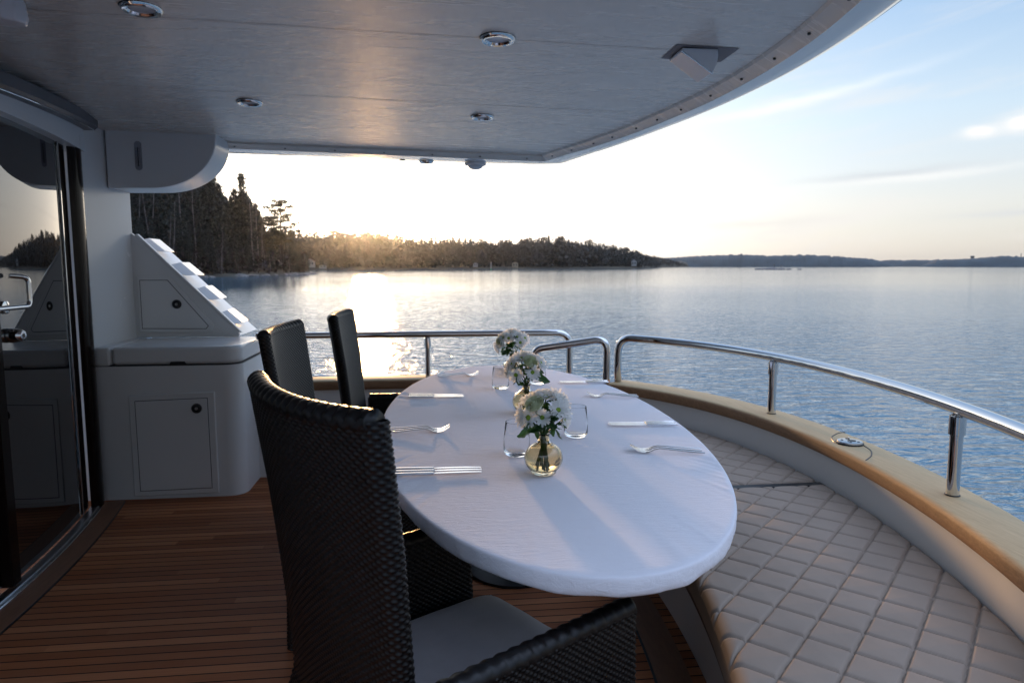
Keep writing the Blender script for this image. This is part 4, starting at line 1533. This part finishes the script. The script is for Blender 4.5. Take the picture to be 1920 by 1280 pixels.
def cushion(ya, yb, bow=0.0):
    """quilted cushion between ya and yb; u runs from the inner to the outer edge"""
    nu, nv = 200, int((yb - ya) / 0.0045)
    zt, zb_ = 0.425, 0.338
    rows = []
    V = []

    def hgt(x, y):
        p_ = ((x - QA[0]) * .7071 + (y - QA[1]) * .7071) / CELL
        q_ = (-(x - QA[0]) * .7071 + (y - QA[1]) * .7071) / CELL
        dp = abs(p_ - round(p_)) * CELL
        dq = abs(q_ - round(q_)) * CELL
        g = max(math.exp(-(dp / .0035) ** 2), math.exp(-(dq / .0035) ** 2))
        pil = (min(dp, dq) / (CELL / 2)) ** 0.45
        return -0.0095 * g + 0.0038 * (pil - 0.8)
    for j_ in range(nv + 1):
        y = ya + (yb - ya) * j_ / nv
        xi = seat_in_x(y, -0.006)
        xo = stern_x(y) - 0.073
        L = []
        for i_ in range(nu + 1):
            u = i_ / nu
            x = xi + (xo - xi) * u
            du = (x - xi); do = xo - x; dv = min(y - ya, yb - y)
            z = zt + hgt(x, y)
            for dd, rr in ((du, .034), (do, .02), (dv, .016)):
                if dd < rr:
                    z -= rr - math.sqrt(max(0, rr * rr - (rr - dd) ** 2))
            L.append((x, y, z))
        rows.append(L)
    bb = MB()
    bb.loft(rows)
    # sides
    ring = rows[0] + [r_[-1] for r_ in rows[1:]] + list(reversed(rows[-1]))[1:] + [r_[0] for r_ in reversed(rows[1:-1])]
    bb.loft([ring, [(x, y, zb_) for x, y, z in ring]], closed=True)
    return bb.build('seat_cushion', M['quilt'], se, sharp=60)


cushion(0.50, 2.530)
cushion(2.572, 3.90)
MB().box(((seat_in_x(2.55) + stern_x(2.55)) / 2 - 0.03, 2.551, 0.38), (stern_x(2.55) - seat_in_x(2.55) - 0.08, 0.040, 0.074)).build('divider_strip', M['black'], se)

# ---- table and cloth
TC = (0.333, 2.45)
TA, TB = 0.522, 1.312


def sup(a, c, t, n=2.08):
    ct, st_ = math.cos(t), math.sin(t)
    return (TC[0] + a * math.copysign(abs(ct) ** (2 / n), ct), TC[1] + c * math.copysign(abs(st_) ** (2 / n), st_))


tb = thing('dining_table', 'long oval table standing on two dark legs', 'table', (TC[0], TC[1], 0))
b = MB()
b.prism([sup(TA - .012, TB - .012, 2 * PI * k / 96) for k in range(96)], 0.7145, 0.744)
b.build('table_top', M['dark_wood'], tb)
for y in (2.82, 3.30):
    b = MB()
    b.lathe([(0.20, 0.001), (0.20, 0.012), (0.05, 0.03), (0.032, 0.06), (0.032, 0.69), (0.16, 0.70), (0.16, 0.711)], (TC[0], y, 0), 28)
    b.build('leg', M['black'], tb)
cl = MB()
nt_ = 640
rad = [0.0, 0.12, 0.24, 0.36, 0.48, 0.58, 0.67, 0.75, 0.81, 0.86, 0.895, 0.92, 0.94, 0.955, 0.968, 0.978, 0.986]
loops = []


def wrk(t, q):
    """small tension folds that run in from the rim"""
    x, y = sup(TA, TB, t)
    f = noise.noise(Vector((x * 9, y * 30, 3.1))) + 0.6 * noise.noise(Vector((x * 5, y * 55, 8.7)))
    m = max(0.0, noise.noise(Vector((x * 2.2, y * 2.2, 1.7))) + 0.25)
    return f * m * max(0, (q - 0.80) / 0.20) ** 1.3 * 0.008


for q in rad:
    L = []
    for k in range(nt_):
        t = 2 * PI * k / nt_
        x, y = sup(TA * q, TB * q, t)
        z = 0.750 + 0.0010 * noise.noise(Vector((x * 4, y * 7, 0))) + wrk(t, q)
        L.append((x, y, z))
    loops.append(L)
for dx, z in ((-0.002, 0.7498), (0.0012, 0.7490), (0.0032, 0.7472), (0.0040, 0.744), (0.0045, 0.736), (0.0042, 0.724), (0.0028, 0.714), (-0.002, 0.709), (-0.010, 0.707), (-0.05, 0.711)):
    L = []
    for k in range(nt_):
        t = 2 * PI * k / nt_
        x_, y_ = sup(TA, TB, t)
        wob = (0.0022 if z < 0.743 else 0.0006) * (noise.noise(Vector((x_ * 11, y_ * 11, 2.0))) + 0.7 * noise.noise(Vector((x_ * 34, y_ * 34, z * 25))))
        hem = 0.0045 * noise.noise(Vector((math.cos(t) * 9, math.sin(t) * 9, 4.4))) if z < 0.74 else 0
        x, y = sup(TA + dx + wob, TB + dx + wob, t)
        L.append((x, y, z + hem))
    loops.append(L)
cl.loft(loops, closed=True)
tag(cl.build('tablecloth', M['cloth'], sharp=80), 'smooth fitted white cloth over the long oval table', 'tablecloth')


# ---- wicker chairs
def weave_shell(outline_fn, per, height, z0, rows_h=0.0066, period=0.0185, A=0.0019, Bq=0.0010, spp=6):
    """closed loop around a panel, woven: strands run round the loop and pass over and under the stakes"""
    ns = int(per / period) * spp
    nr = int(height / rows_h)
    loops = []
    for j_ in range(nr * 4 + 1):
        v = j_ / (nr * 4)
        row = j_ // 4
        t = (j_ % 4) / 4
        L = []
        for i_ in range(ns):
            s_ = i_ / ns
            p_, n_ = outline_fn(s_, v)
            ph = 2 * PI * i_ / spp
            amp = math.sin(PI * t) ** 0.8 if t > 0 else 0
            d = A * math.cos(ph + PI * row) * amp + Bq * amp - 0.0012
            L.append(p_ + n_ * d)
        loops.append(L)
    bb = MB()
    bb.loft(loops, closed=True)
    # close the top
    top = loops[-1]
    h = ns // 2
    return bb, loops


def panel_outline(wid, th, place):
    """rounded bar cross-section of width wid and thickness th; place(y, x, v) -> point"""
    per = 2 * (wid - th) + PI * th

    def fn(s_, v):
        d = s_ * per
        st_ = wid - th
        r_ = th / 2
        if d < st_:
            y, x, ny, nx = -st_ / 2 + d, r_, 0, 1
        elif d < st_ + PI * r_:
            w_ = (d - st_) / r_
            y, x, ny, nx = st_ / 2 + r_ * math.sin(w_), r_ * math.cos(w_), math.sin(w_), math.cos(w_)
        elif d < 2 * st_ + PI * r_:
            y, x, ny, nx = st_ / 2 - (d - st_ - PI * r_), -r_, 0, -1
        else:
            w_ = (d - 2 * st_ - PI * r_) / r_
            y, x, ny, nx = -st_ / 2 - r_ * math.sin(w_), -r_ * math.cos(w_), -math.sin(w_), -math.cos(w_)
        p0 = place(y, x, v)
        p1 = place(y + ny * .01, x + nx * .01, v)
        return p0, (p1 - p0).normalized()
    return fn, per


CH = 1.075


FLARE = 0.0


def back_place(y, x, v):
    z = v * (CH - 0.01)
    lean = -0.240 - 0.075 * max(0, v - 0.42) ** 1.2 * 1.9 - FLARE * max(0, 0.42 - v) * 2
    curve = 0.055 * ((y / 0.28) ** 2) * (0.35 + 0.65 * min(1, v / .8))     # concave: the sides come forward
    wy = 1.0 + 0.06 * max(0, v - 0.45) * 2 - 0.10 * math.sin(PI * min(1, v * 1.05)) * 0.5 + 0.26 * max(0, .45 - v) * 2
    dip = 0.0
    if v > 0.9:
        dip = ((y / 0.28) ** 2) * 0.010 * (v - .9) * 10
    return Vector((lean + curve + x, y * wy, z + dip))


def braid(bb, pts, r, pitch=0.034, amp=0.35, n=14, sub=5):
    """chunky plaited edge along pts"""
    dense = cat_spline(pts, sub)
    L = 0.0
    m = len(dense)
    t0 = (dense[1] - dense[0]).normalized()
    a_ = t0.cross(Vector((0, 0, 1)) if abs(t0.z) < .9 else Vector((1, 0, 0))).normalized()
    rows = []
    for i_, p_ in enumerate(dense):
        if i_: L += (p_ - dense[i_ - 1]).length
        t = (dense[min(i_ + 1, m - 1)] - dense[max(i_ - 1, 0)]).normalized()
        a_ = (a_ - t * a_.dot(t)).normalized()
        c_ = t.cross(a_)
        row = []
        for k in range(n):
            w = 2 * PI * k / n
            f = abs(math.sin(PI * L / pitch + w * 1.0))
            g = abs(math.sin(PI * L / pitch - w * 1.0 + PI / 2))
            rr = r * (1 - amp + amp * max(f, g) ** 0.7)
            row.append(p_ + (a_ * math.cos(w) + c_ * math.sin(w)) * rr)
        rows.append(row)
    bb.loft(rows, closed=True, caps=True)


def make_chair(name, label):
    r = thing(name, label, 'chair', (0, 0, 0), 0, 'black wicker armchairs along the table')
    fn, per = panel_outline(0.495, 0.042, back_place)
    bb, loops = weave_shell(fn, per, CH - 0.01, 0)
    top = loops[-1]
    n_ = len(top)
    bb.build('backrest', M['resin'], r, sharp=180, fix=False)
    br_ = MB()
    braid(br_, [back_place(-0.231 + 0.462 * i_ / 14, 0, 1.0) + Vector((0, 0, -0.004)) for i_ in range(15)], 0.0225, 0.027, 0.36, 16, 8)
    br_.build('top_edge', M['resin'], r, sharp=180, fix=False)
    for sgn in (-1, 1):
        def arm_place(u_, x, v, sgn=sgn):
            z = v * 0.62
            xx = -0.20 + (u_ + 0.26) / 0.52 * (0.50 - 0.03 * v)
            return Vector((xx, sgn * (0.272 + 0.012 * v) - x * 1.0, z + 0.0 * u_))
        fn2, per2 = panel_outline(0.52, 0.045, arm_place)
        ab, lo2 = weave_shell(fn2, per2, 0.62, 0)
        am = ab.build('arm', M['resin'], r, sharp=180, fix=True)
        ae = MB()
        braid(ae, [arm_place(-0.25 + 0.50 * i_ / 10, 0, 1.0) + Vector((0, 0, -0.002)) for i_ in range(11)], 0.0235, 0.030, 0.32, 14, 7)
        ae.build('arm_edge', M['resin'], am, sharp=180, fix=False, world=False)
    # front apron and seat
    fa = MB()
    fa.box((0.285, 0, 0.215), (0.035, 0.50, 0.38))
    fa.build('apron', M['resin'], r, bevel=0.008)
    sb_ = MB()
    sb_.box((0.045, 0, 0.385), (0.50, 0.50, 0.03))
    sb_.build('seat_frame', M['resin'], r)
    # cushion with soft edges
    nu, nv = 40, 40
    rows = []
    for j_ in range(nv + 1):
        L = []
        for i_ in range(nu + 1):
            u = -1 + 2 * i_ / nu; v = -1 + 2 * j_ / nv
            e = max(abs(u), abs(v))
            z = 0.415 + 0.045 * (1 - abs(u) ** 7) ** .5 * (1 - abs(v) ** 7) ** .5 + 0.010 * (1 - u * u) * (1 - v * v) + 0.0025 * noise.noise(Vector((u * 3, v * 3, 0)))
            L.append((0.055 + u * 0.262, v * 0.243, z))
        rows.append(L)
    cu = MB().loft(rows)
    ring = rows[0] + [q_[-1] for q_ in rows[1:]] + list(reversed(rows[-1]))[1:] + [q_[0] for q_ in reversed(rows[1:-1])]
    cu.loft([ring, [(x, y, 0.402) for x, y, z in ring]], closed=True)
    cs = cu.build('seat_cushion', M['cushion'], r, sharp=70)
    pp_ = MB()
    pp_.tube([(x * 1.0, y * 1.0, 0.418) for x, y, z in ring[::4]] + [(ring[0][0], ring[0][1], 0.418)], 0.004, 6)
    pp_.build('piping', M['cushion'], cs)
    return r


FLARE = 0.125
chair = make_chair('wicker_armchair', 'large black wicker armchair with grey cushion turned away at the near end of the table')
chair.location = (0.008, 1.37, 0)
chair.rotation_euler = (0, 0, R(33))
FLARE = -0.02
chair_b = make_chair('wicker_armchair', 'black wicker armchair between the white cabinet and the nearest wicker chair')
chair_b.location = (-0.275, 2.56, 0)
chair_b.rotation_euler = (0, 0, R(-2))
dup(chair_b, (-0.155, 3.28, 0), R(-1), 'black wicker armchair farthest along the table, its back against the bright water')

# ---- cutlery
def fork_mesh():
    bb = MB()
    st_ = [(-0.105, .0, .0055, .0042, .0024), (-0.06, 0, .0075, .0040, .0022), (-0.01, 0, .0115, .0034, .0020), (0.025, 0, .0135, .0030, .0020), (0.040, 0, .0100, .0040, .0018),
           (0.052, 0, .0040, .0085, .0014), (0.066, 0, .0022, .0115, .0012)]
    loops = []
    for x, y, z, w, h in st_:
        loops.append([(x, y + w * math.cos(2 * PI * k / 8), z + h * math.sin(2 * PI * k / 8)) for k in range(8)])
    bb.loft(loops, closed=True, caps=True)
    for k in range(4):
        y0 = -0.0087 + 0.0058 * k
        tl = []
        for q, z in ((0.0, .0022), (0.012, .0026), (0.026, .0068), (0.042, .0165)):
            w = 0.0020 * (1 - 0.45 * q / .042)
            tl.append([(0.064 + q, y0 + w * a_, z + .0008 * c_) for a_, c_ in ((-1, -1), (1, -1), (1, 1), (-1, 1))])
        bb.loft(tl, closed=True, caps=True)
    return bb


def knife_mesh():
    hd_ = MB()
    hd_.box((-0.062, 0, 0.0045), (0.106, 0.0085, 0.0075))
    bl = MB()
    pr = []
    for x, w0, w1 in ((-0.009, .0030, .0030), (0.0, .0030, .0060), (0.03, .0032, .0086), (0.075, .0034, .0085), (0.10, .0036, .0058), (0.118, .0038, .0040)):
        pr.append((x, w0, w1))
    poly = [(x, -a_) for x, a_, c_ in pr] + [(x, c_) for x, a_, c_ in reversed(pr)]
    bl.prism(poly, 0.0035, 0.0052)
    return hd_, bl


def proto_fork():
    r = thing('fork', 'x', 'fork')
    fork_mesh().build('body', M['cutlery'], r, sharp=40, world=False)
    return r


def proto_knife():
    r = thing('knife', 'x', 'knife')
    h_, b_ = knife_mesh()
    h_.build('handle', M['cutlery'], r, bevel=0.0022, seg=3, world=False)
    b_.build('blade', M['cutlery'], r, bevel=0.0008, world=False)
    return r


fork0, knife0 = proto_fork(), proto_knife()
ZT = 0.7515
used_f = {'f': False, 'k': False}


def pile(kind, x, y, rz, where, spread=0.0205):
    for k in range(3):
        src = fork0 if kind == 'f' else knife0
        t = src if not used_f[kind] else dup(src)
        used_f[kind] = True
        off = (k - 1) * spread
        t.location = (x - math.sin(rz) * off + rnd.uniform(-.002, .002) * 2, y + math.cos(rz) * off, ZT + 0.0006 * k)
        t.rotation_euler = (0, 0, rz + rnd.uniform(-.012, .012) - (k - 1) * (0.055 if kind == 'f' else 0.02))
        side = -math.cos(rz)      # handle end
        nm = 'fork' if kind == 'f' else 'knife'
        which = ('foremost', 'middle', 'rearmost') if math.cos(rz) > 0 else ('rearmost', 'middle', 'foremost')
        t['label'] = '%s steel %s of the three %s' % (which[k], nm, where)
        t['group'] = 'forks on the tablecloth' if kind == 'f' else 'knives on the tablecloth'


pile('f', -0.060, 2.254, R(0.5), 'beside the near chair back')
pile('f', 0.118, 3.40, R(10), 'at the far end before the last chair')
pile('f', 0.682, 1.918, R(180 - 12), 'at the near edge next to the quilted seat')
pile('f', 0.742, 2.776, R(180 - 12), 'between two sets of knives by the quilted seat')
pile('k', 0.006, 1.79, R(-1), 'in front of the nearest chair')
pile('k', 0.002, 2.862, R(-6), 'before the last chair')
pile('k', 0.716, 2.265, R(180 - 4), 'beside the clear tumbler on the seat side')
pile('k', 0.700, 3.135, R(180 - 4), 'at the far end on the seat side')

# ---- tumblers
def tumbler(x, y, label):
    o = MB()
    o.lathe([(0.0, 0.0), (0.028, 0.0), (0.033, 0.002), (0.0375, 0.007), (0.0392, 0.016), (0.0385, 0.045), (0.0335, 0.098), (0.0330, 0.0990), (0.0327, 0.098), (0.0377, 0.046), (0.0382, 0.020), (0.034, 0.013), (0.024, 0.0105), (0.0, 0.0100)],
            (x, y, ZT), 40)
    o = o.build('tumbler', M['clear_glass'], sharp=180)
    return tag(o, label, 'glass', 'tumblers on the tablecloth')


tumbler(0.452, 2.135, 'clear tumbler standing free to one side behind the nearest vase')
tumbler(0.235, 1.94, 'clear tumbler half hidden by the nearest vase and its leaf')
tumbler(0.293, 3.03, 'clear tumbler in front of the farthest vase')
tumbler(0.478, 3.13, 'clear tumbler by the knives behind the middle bouquet')


# ---- vases and flowers
def vase(x, y, label):
    r = thing('vase', label, 'vase', (x, y, ZT), 0, 'round amber vases along the table')
    prof = [(0.0, 0.0), (0.022, 0.0), (0.034, 0.006)]
    for k in range(1, 15):
        w = R(-55 + 125 * k / 15)
        prof.append((0.0515 * math.cos(w), 0.0445 + 0.0445 * math.sin(w) * 0.98))
    prof += [(0.0165, 0.088), (0.0150, 0.093), (0.0150, 0.104), (0.0165, 0.108), (0.0205, 0.1115)]
    inn = [(0.0190, 0.1115), (0.0145, 0.107), (0.0130, 0.104), (0.0130, 0.093)]
    for k in range(14, 0, -1):
        w = R(-55 + 125 * k / 15)
        inn.append((0.0492 * math.cos(w), 0.0452 + 0.0418 * math.sin(w) * 0.98))
    inn += [(0.0, 0.0075)]
    MB().lathe(prof + inn, (x, y, ZT), 48).build('glass', M['amber_glass'], r, sharp=180)
    wt = [(0.0, 0.0080)]
    for k in range(1, 15):
        w = R(-55 + 125 * k / 15)
        zz = 0.0452 + 0.0415 * math.sin(w) * 0.98
        if zz < 0.071: wt.append((0.0487 * math.cos(w), zz))
    wt += [(wt[-1][0] - .001, 0.0715), (0.0, 0.0712)]
    MB().lathe(wt, (x, y, ZT), 40).build('water', M['vase_water'], r, sharp=180)
    return r


VZ = [(0.283, 1.745), (0.338, 2.50), (0.383, 3.33)]
vase(VZ[0][0], VZ[0][1], 'round amber glass vase nearest the camera, stems showing in its water')
vase(VZ[1][0], VZ[1][1], 'round amber glass vase in the middle of the three')
vase(VZ[2][0], VZ[2][1], 'round amber glass vase farthest away, behind a tumbler')


def mum_mesh(seed, R0=0.027, cup=0.25):
    rg = random.Random(seed)
    bb = MB()
    for ring_, (n_, L_, lift) in enumerate(((17, R0, cup), (15, R0 * .92, cup + .28), (11, R0 * .74, cup + .62))):
        for k in range(n_):
            w = 2 * PI * (k + .5 * ring_) / n_ + rg.uniform(-.1, .1)
            L = L_ * rg.uniform(.85, 1.1)
            wd_ = 0.0031 * rg.uniform(.85, 1.15)
            up = lift * rg.uniform(.6, 1.4)
            d = Vector((math.cos(w), math.sin(w), 0)); s_ = Vector((-math.sin(w), math.cos(w), 0))
            rows = []
            for q, ww, zz in ((0.12, .35, 0.0), (0.4, .85, .22), (0.7, 1.0, .55), (0.92, .72, .85), (1.0, .18, .92)):
                c = d * (L * q * math.cos(up * .6)) + Vector((0, 0, L * zz * math.sin(up) * .8 - .0012 * (q > .9)))
                rows.append([c - s_ * wd_ * ww + Vector((0, 0, .0008)), c - Vector((0, 0, .0006)), c + s_ * wd_ * ww + Vector((0, 0, .0008))])
            bb.loft(rows)
    ce = MB()
    ce.lathe([(0.0062, -0.002), (0.0064, 0.001), (0.0048, 0.0034), (0.0, 0.0042)], (0, 0, 0.001), 12)
    return bb, ce


def mesh_of(bb, name, m, sharp=180, fix=False):
    o = bb.build(name, m, None, sharp=sharp, fix=fix)
    me = o.data
    bpy.data.objects.remove(o)
    return me


MUMS = []
for k in range(4):
    p_, c_ = mum_mesh(100 + k, 0.0262 + 0.0015 * (k % 3), 0.18 + .15 * k)
    MUMS.append((mesh_of(p_, 'chrysanthemum', M['petal']), mesh_of(c_, 'flower_centre', M['petal_centre'])))


def rose_mesh(seed):
    rg = random.Random(seed)
    bb = MB()
    for lay in range(5):
        n_ = 3 + lay
        for k in range(n_):
            w0 = 2 * PI * k / n_ + lay * .7
            span = 2 * PI / n_ * 1.5
            rb = 0.004 + 0.0035 * lay
            rows = []
            for j_ in range(6):
                v = j_ / 5
                row = []
                for i_ in range(8):
                    u = i_ / 7 - .5
                    w = w0 + u * span
                    edge_ = 1 - (2 * u) ** 4 * .35 * v
                    rr = rb * (0.55 + 0.75 * math.sin(PI * min(1, v * .72))) + 0.0035 * v ** 3 * lay * .55 + rg.uniform(-.0003, .0003)
                    z = -0.012 + (0.030 - 0.0022 * lay) * v * edge_
                    row.append((rr * math.cos(w), rr * math.sin(w), z))
                rows.append(row)
            bb.loft(rows)
    return bb


ROSE = mesh_of(rose_mesh(5), 'rose', M['rose'])


def leaf_mesh(L=0.048, wd_=0.019):
    rows = []
    for j_ in range(11):
        v = j_ / 10
        ww = wd_ * math.sin(PI * v ** 0.85) ** 0.85 * (1.0 if v < .97 else .5) + (0.0006)
        zc_ = -0.012 * v * v + .003 * math.sin(v * 7)
        row = []
        for i_ in range(7):
            u = -1 + 2 * i_ / 6
            row.append((v * L, u * ww, zc_ + abs(u) * ww * 0.28 + 0.0012 * math.sin(v * 40) * abs(u)))
        rows.append(row)
    return MB().loft(rows)


LEAVES = [mesh_of(leaf_mesh(), 'leaf', M['leaf']), mesh_of(leaf_mesh(0.036, 0.0115), 'leaf', M['leaf']), mesh_of(leaf_mesh(0.030, 0.010), 'leaf', M['leaf'])]


def link_mesh(name, me, parent, loc, d, roll=0.0, sc_=1.0):
    """place a flower so that its axis (z) points along d, or a leaf so that x points along d"""
    o = bpy.data.objects.new(name, me)
    COL.objects.link(o)
    o.parent = parent
    o.location = loc
    if name == 'leaf':
        q = Vector(d).to_track_quat('X', 'Z')
    else:
        q = Vector(d).to_track_quat('Z', 'Y')
    o.rotation_mode = 'QUATERNION'
    o.rotation_quaternion = q @ Matrix.Rotation(roll, 3, 'X' if name == 'leaf' else 'Z').to_quaternion()
    sc_ *= 1.14 if name == 'chrysanthemum' else 1.05
    o.scale = (sc_, sc_, sc_)
    return o


def bouquet(x, y, label, blooms, roses, leaves, seed):
    """offsets: dx across the table, dy along it, dz above it"""
    rg = random.Random(seed)
    r = thing('bouquet', label, 'bouquet', (x, y, ZT), 0, 'small white bouquets in the vases')
    ca, sa = math.cos(R(6.5)), math.sin(R(6.5))

    def w2(dx, dy, dz): return Vector((dx * ca + dy * sa, -dx * sa + dy * ca, dz))
    neck = Vector((0, 0, 0.098))
    ends = []
    for (dx, dy, dz, ax, ay, az_, k, s_) in blooms:
        p_ = w2(dx, dy, dz); d = w2(ax, ay, az_).normalized()
        o = link_mesh('chrysanthemum', MUMS[k % 4][0], r, p_, d, rg.uniform(0, 6), s_)
        c = bpy.data.objects.new('flower_centre', MUMS[k % 4][1])
        COL.objects.link(c); c.parent = o
        ends.append((p_, d))
    for (dx, dy, dz, ax, ay, az_, s_) in roses:
        p_ = w2(dx, dy, dz); d = w2(ax, ay, az_).normalized()
        link_mesh('rose', ROSE, r, p_, d, rg.uniform(0, 6), s_)
        ends.append((p_ - d * .01, d))
    for p_, d in ends:
        st_ = MB()
        nk = neck + Vector((rg.uniform(-.008, .008), rg.uniform(-.008, .008), 0))
        foot = Vector((rg.uniform(-.014, .014), rg.uniform(-.014, .014), rg.uniform(.010, .045)))
        pts = cat_spline([foot, Vector((nk.x * .6 + foot.x * .4, nk.y * .6 + foot.y * .4, .06)), nk, nk.lerp(p_, .5) + Vector((0, 0, .004)), p_ - d * .002], 4)
        st_.tube(pts, rg.uniform(.0015, .0024), 6)
        st_.build('stem', M['stem'], r, world=False)
        for q in range(3):
            pm = nk.lerp(p_, rg.uniform(.35, .85))
            dd = (d + Vector((rg.gauss(0, .8), rg.gauss(0, .8), rg.gauss(0, .4)))).normalized()
            link_mesh('leaf', LEAVES[rg.choice((1, 2, 2))], r, pm, dd, rg.uniform(-1, 1), rg.uniform(.7, 1.1))
    for (dx, dy, dz, ax, ay, az_, k, s_, roll) in leaves:
        link_mesh('leaf', LEAVES[k], r, w2(dx, dy, dz), w2(ax, ay, az_).normalized(), roll, s_)
    return r


bouquet(VZ[0][0], VZ[0][1], 'white bouquet with one pale rose and a big leaf, in the nearest vase',
        [(0.006, 0.008, 0.205, 0.1, -.2, 1.0, 1, 1.15), (0.038, 0.012, 0.198, 0.6, -.25, .8, 2, 1.1), (0.052, 0.0, 0.172, 0.9, -.5, .2, 0, 1.1), (-0.006, -0.034, 0.160, -.1, -1, .35, 3, .92),
         (-0.040, -0.026, 0.158, -.6, -.75, .25, 0, 1.05), (-0.056, -0.010, 0.160, -.9, -.3, .05, 1, 1.05), (0.036, -0.025, 0.178, .35, -.8, .5, 2, .95), (0.0, 0.035, 0.200, 0, .6, .8, 1, 1.1),
         (0.040, 0.035, 0.185, .5, .6, .5, 3, 1.1), (-0.03, 0.03, 0.19, -.4, .5, .7, 2, 1.05), (0.050, -0.016, 0.150, .8, -.7, -.1, 3, .85)],
        [(-0.024, -0.018, 0.190, -.35, -.55, .8, 0.88)],
        [(-0.014, -0.022, 0.128, -1, -.25, -.12, 0, 1.25, 0.9), (-0.016, -0.016, 0.132, -.25, -.35, -1, 1, .85, .2), (0.016, -0.012, 0.136, .5, -.3, -.9, 1, .85, 0.3), (0.012, -0.02, 0.150, .3, -.6, .6, 0, .9, .4),
         (-0.004, -0.02, 0.15, -.3, -.5, .7, 0, .8, -.5), (0.02, -0.02, .155, .5, -.2, .5, 0, .8, 1.2)], 71)
bouquet(VZ[1][0], VZ[1][1], 'white bouquet with a pale rose and one spread leaf, in the middle vase',
        [(-0.018, 0.0, 0.205, -.2, -.5, .9, 2, 1.2), (0.018, 0.02, 0.212, .3, .1, 1, 1, 1.15), (0.052, -0.006, 0.190, .8, -.4, .5, 0, 1.15), (0.022, -0.034, 0.160, .25, -1, .1, 3, 1.15), (-0.038, -0.030, 0.150, -.3, -1, .0, 0, 1.1),
         (-0.050, -0.012, 0.186, -.8, -.4, .4, 1, 1.15), (-0.062, 0.0, 0.160, -1, -.2, .1, 2, .95), (0.0, 0.04, 0.2, 0, .7, .7, 1, 1.1), (0.045, 0.03, .18, .7, .6, .4, 2, 1.05), (-.04, .03, .19, -.6, .6, .5, 3, 1.05)],
        [(0.014, -0.026, 0.196, .25, -.65, .75, 0.92)],
        [(0.026, -0.02, 0.136, 1, -.2, -.02, 0, 1.3, -.9), (-0.02, -0.015, 0.17, -.6, -.5, .3, 0, .9, .3), (0.0, -0.02, .16, .1, -.7, .5, 0, .9, 0), (0.01, -.01, .13, .4, -.5, .6, 1, .9, 0)], 72)
bouquet(VZ[2][0], VZ[2][1], 'white bouquet of daisy-like blooms against the far rail, in the farthest vase',
        [(-0.012, 0.0, 0.215, -.2, -.4, .9, 2, 1.2), (0.026, 0.01, 0.214, .4, -.2, .9, 1, 1.2), (0.058, -0.01, 0.195, .9, -.5, .4, 0, 1.2), (0.036, -0.034, 0.178, .4, -1, .1, 3, 1.15), (-0.045, -0.02, 0.20, -.6, -.6, .5, 0, 1.2),
         (-0.058, -0.02, 0.176, -.8, -.6, .1, 1, 1.15), (-0.070, -0.01, 0.150, -.9, -.4, -.3, 2, 1.05), (0.0, 0.04, 0.2, 0, .7, .7, 1, 1.1), (.02, -.03, .203, .2, -.8, .5, 3, 1.0), (-.02, -.03, .198, -.2, -.9, .4, 0, 1.05)],
        [(-0.060, -0.016, 0.186, -.5, -.6, .4, 0.8)],
        [(-0.02, -0.012, 0.148, -.35, -.4, -1, 0, .8, .2), (0.0, -0.015, .16, .1, -.6, .6, 0, .9, 0), (0.015, -.012, .15, .5, -.5, .5, 1, 1, 0)], 73)


# ------------------------------------------------------------------ haze
hm = bpy.data.materials.new('haze')
hm.use_nodes = True
hn = hm.node_tree
hn.nodes.remove(hn.nodes['Principled BSDF'])
pv = N(hn, 'ShaderNodeVolumePrincipled')
pv.inputs['Color'].default_value = (0.74, 0.84, 1.0, 1)
pv.inputs['Density'].default_value = 0.00004
pv.inputs['Anisotropy'].default_value = 0.94
hn.links.new(pv.outputs[0], hn.nodes['Material Output'].inputs['Volume'])
tag(MB().box((0, 2000, 48), (9000, 9000, 100)).build('haze', hm), kind='stuff')
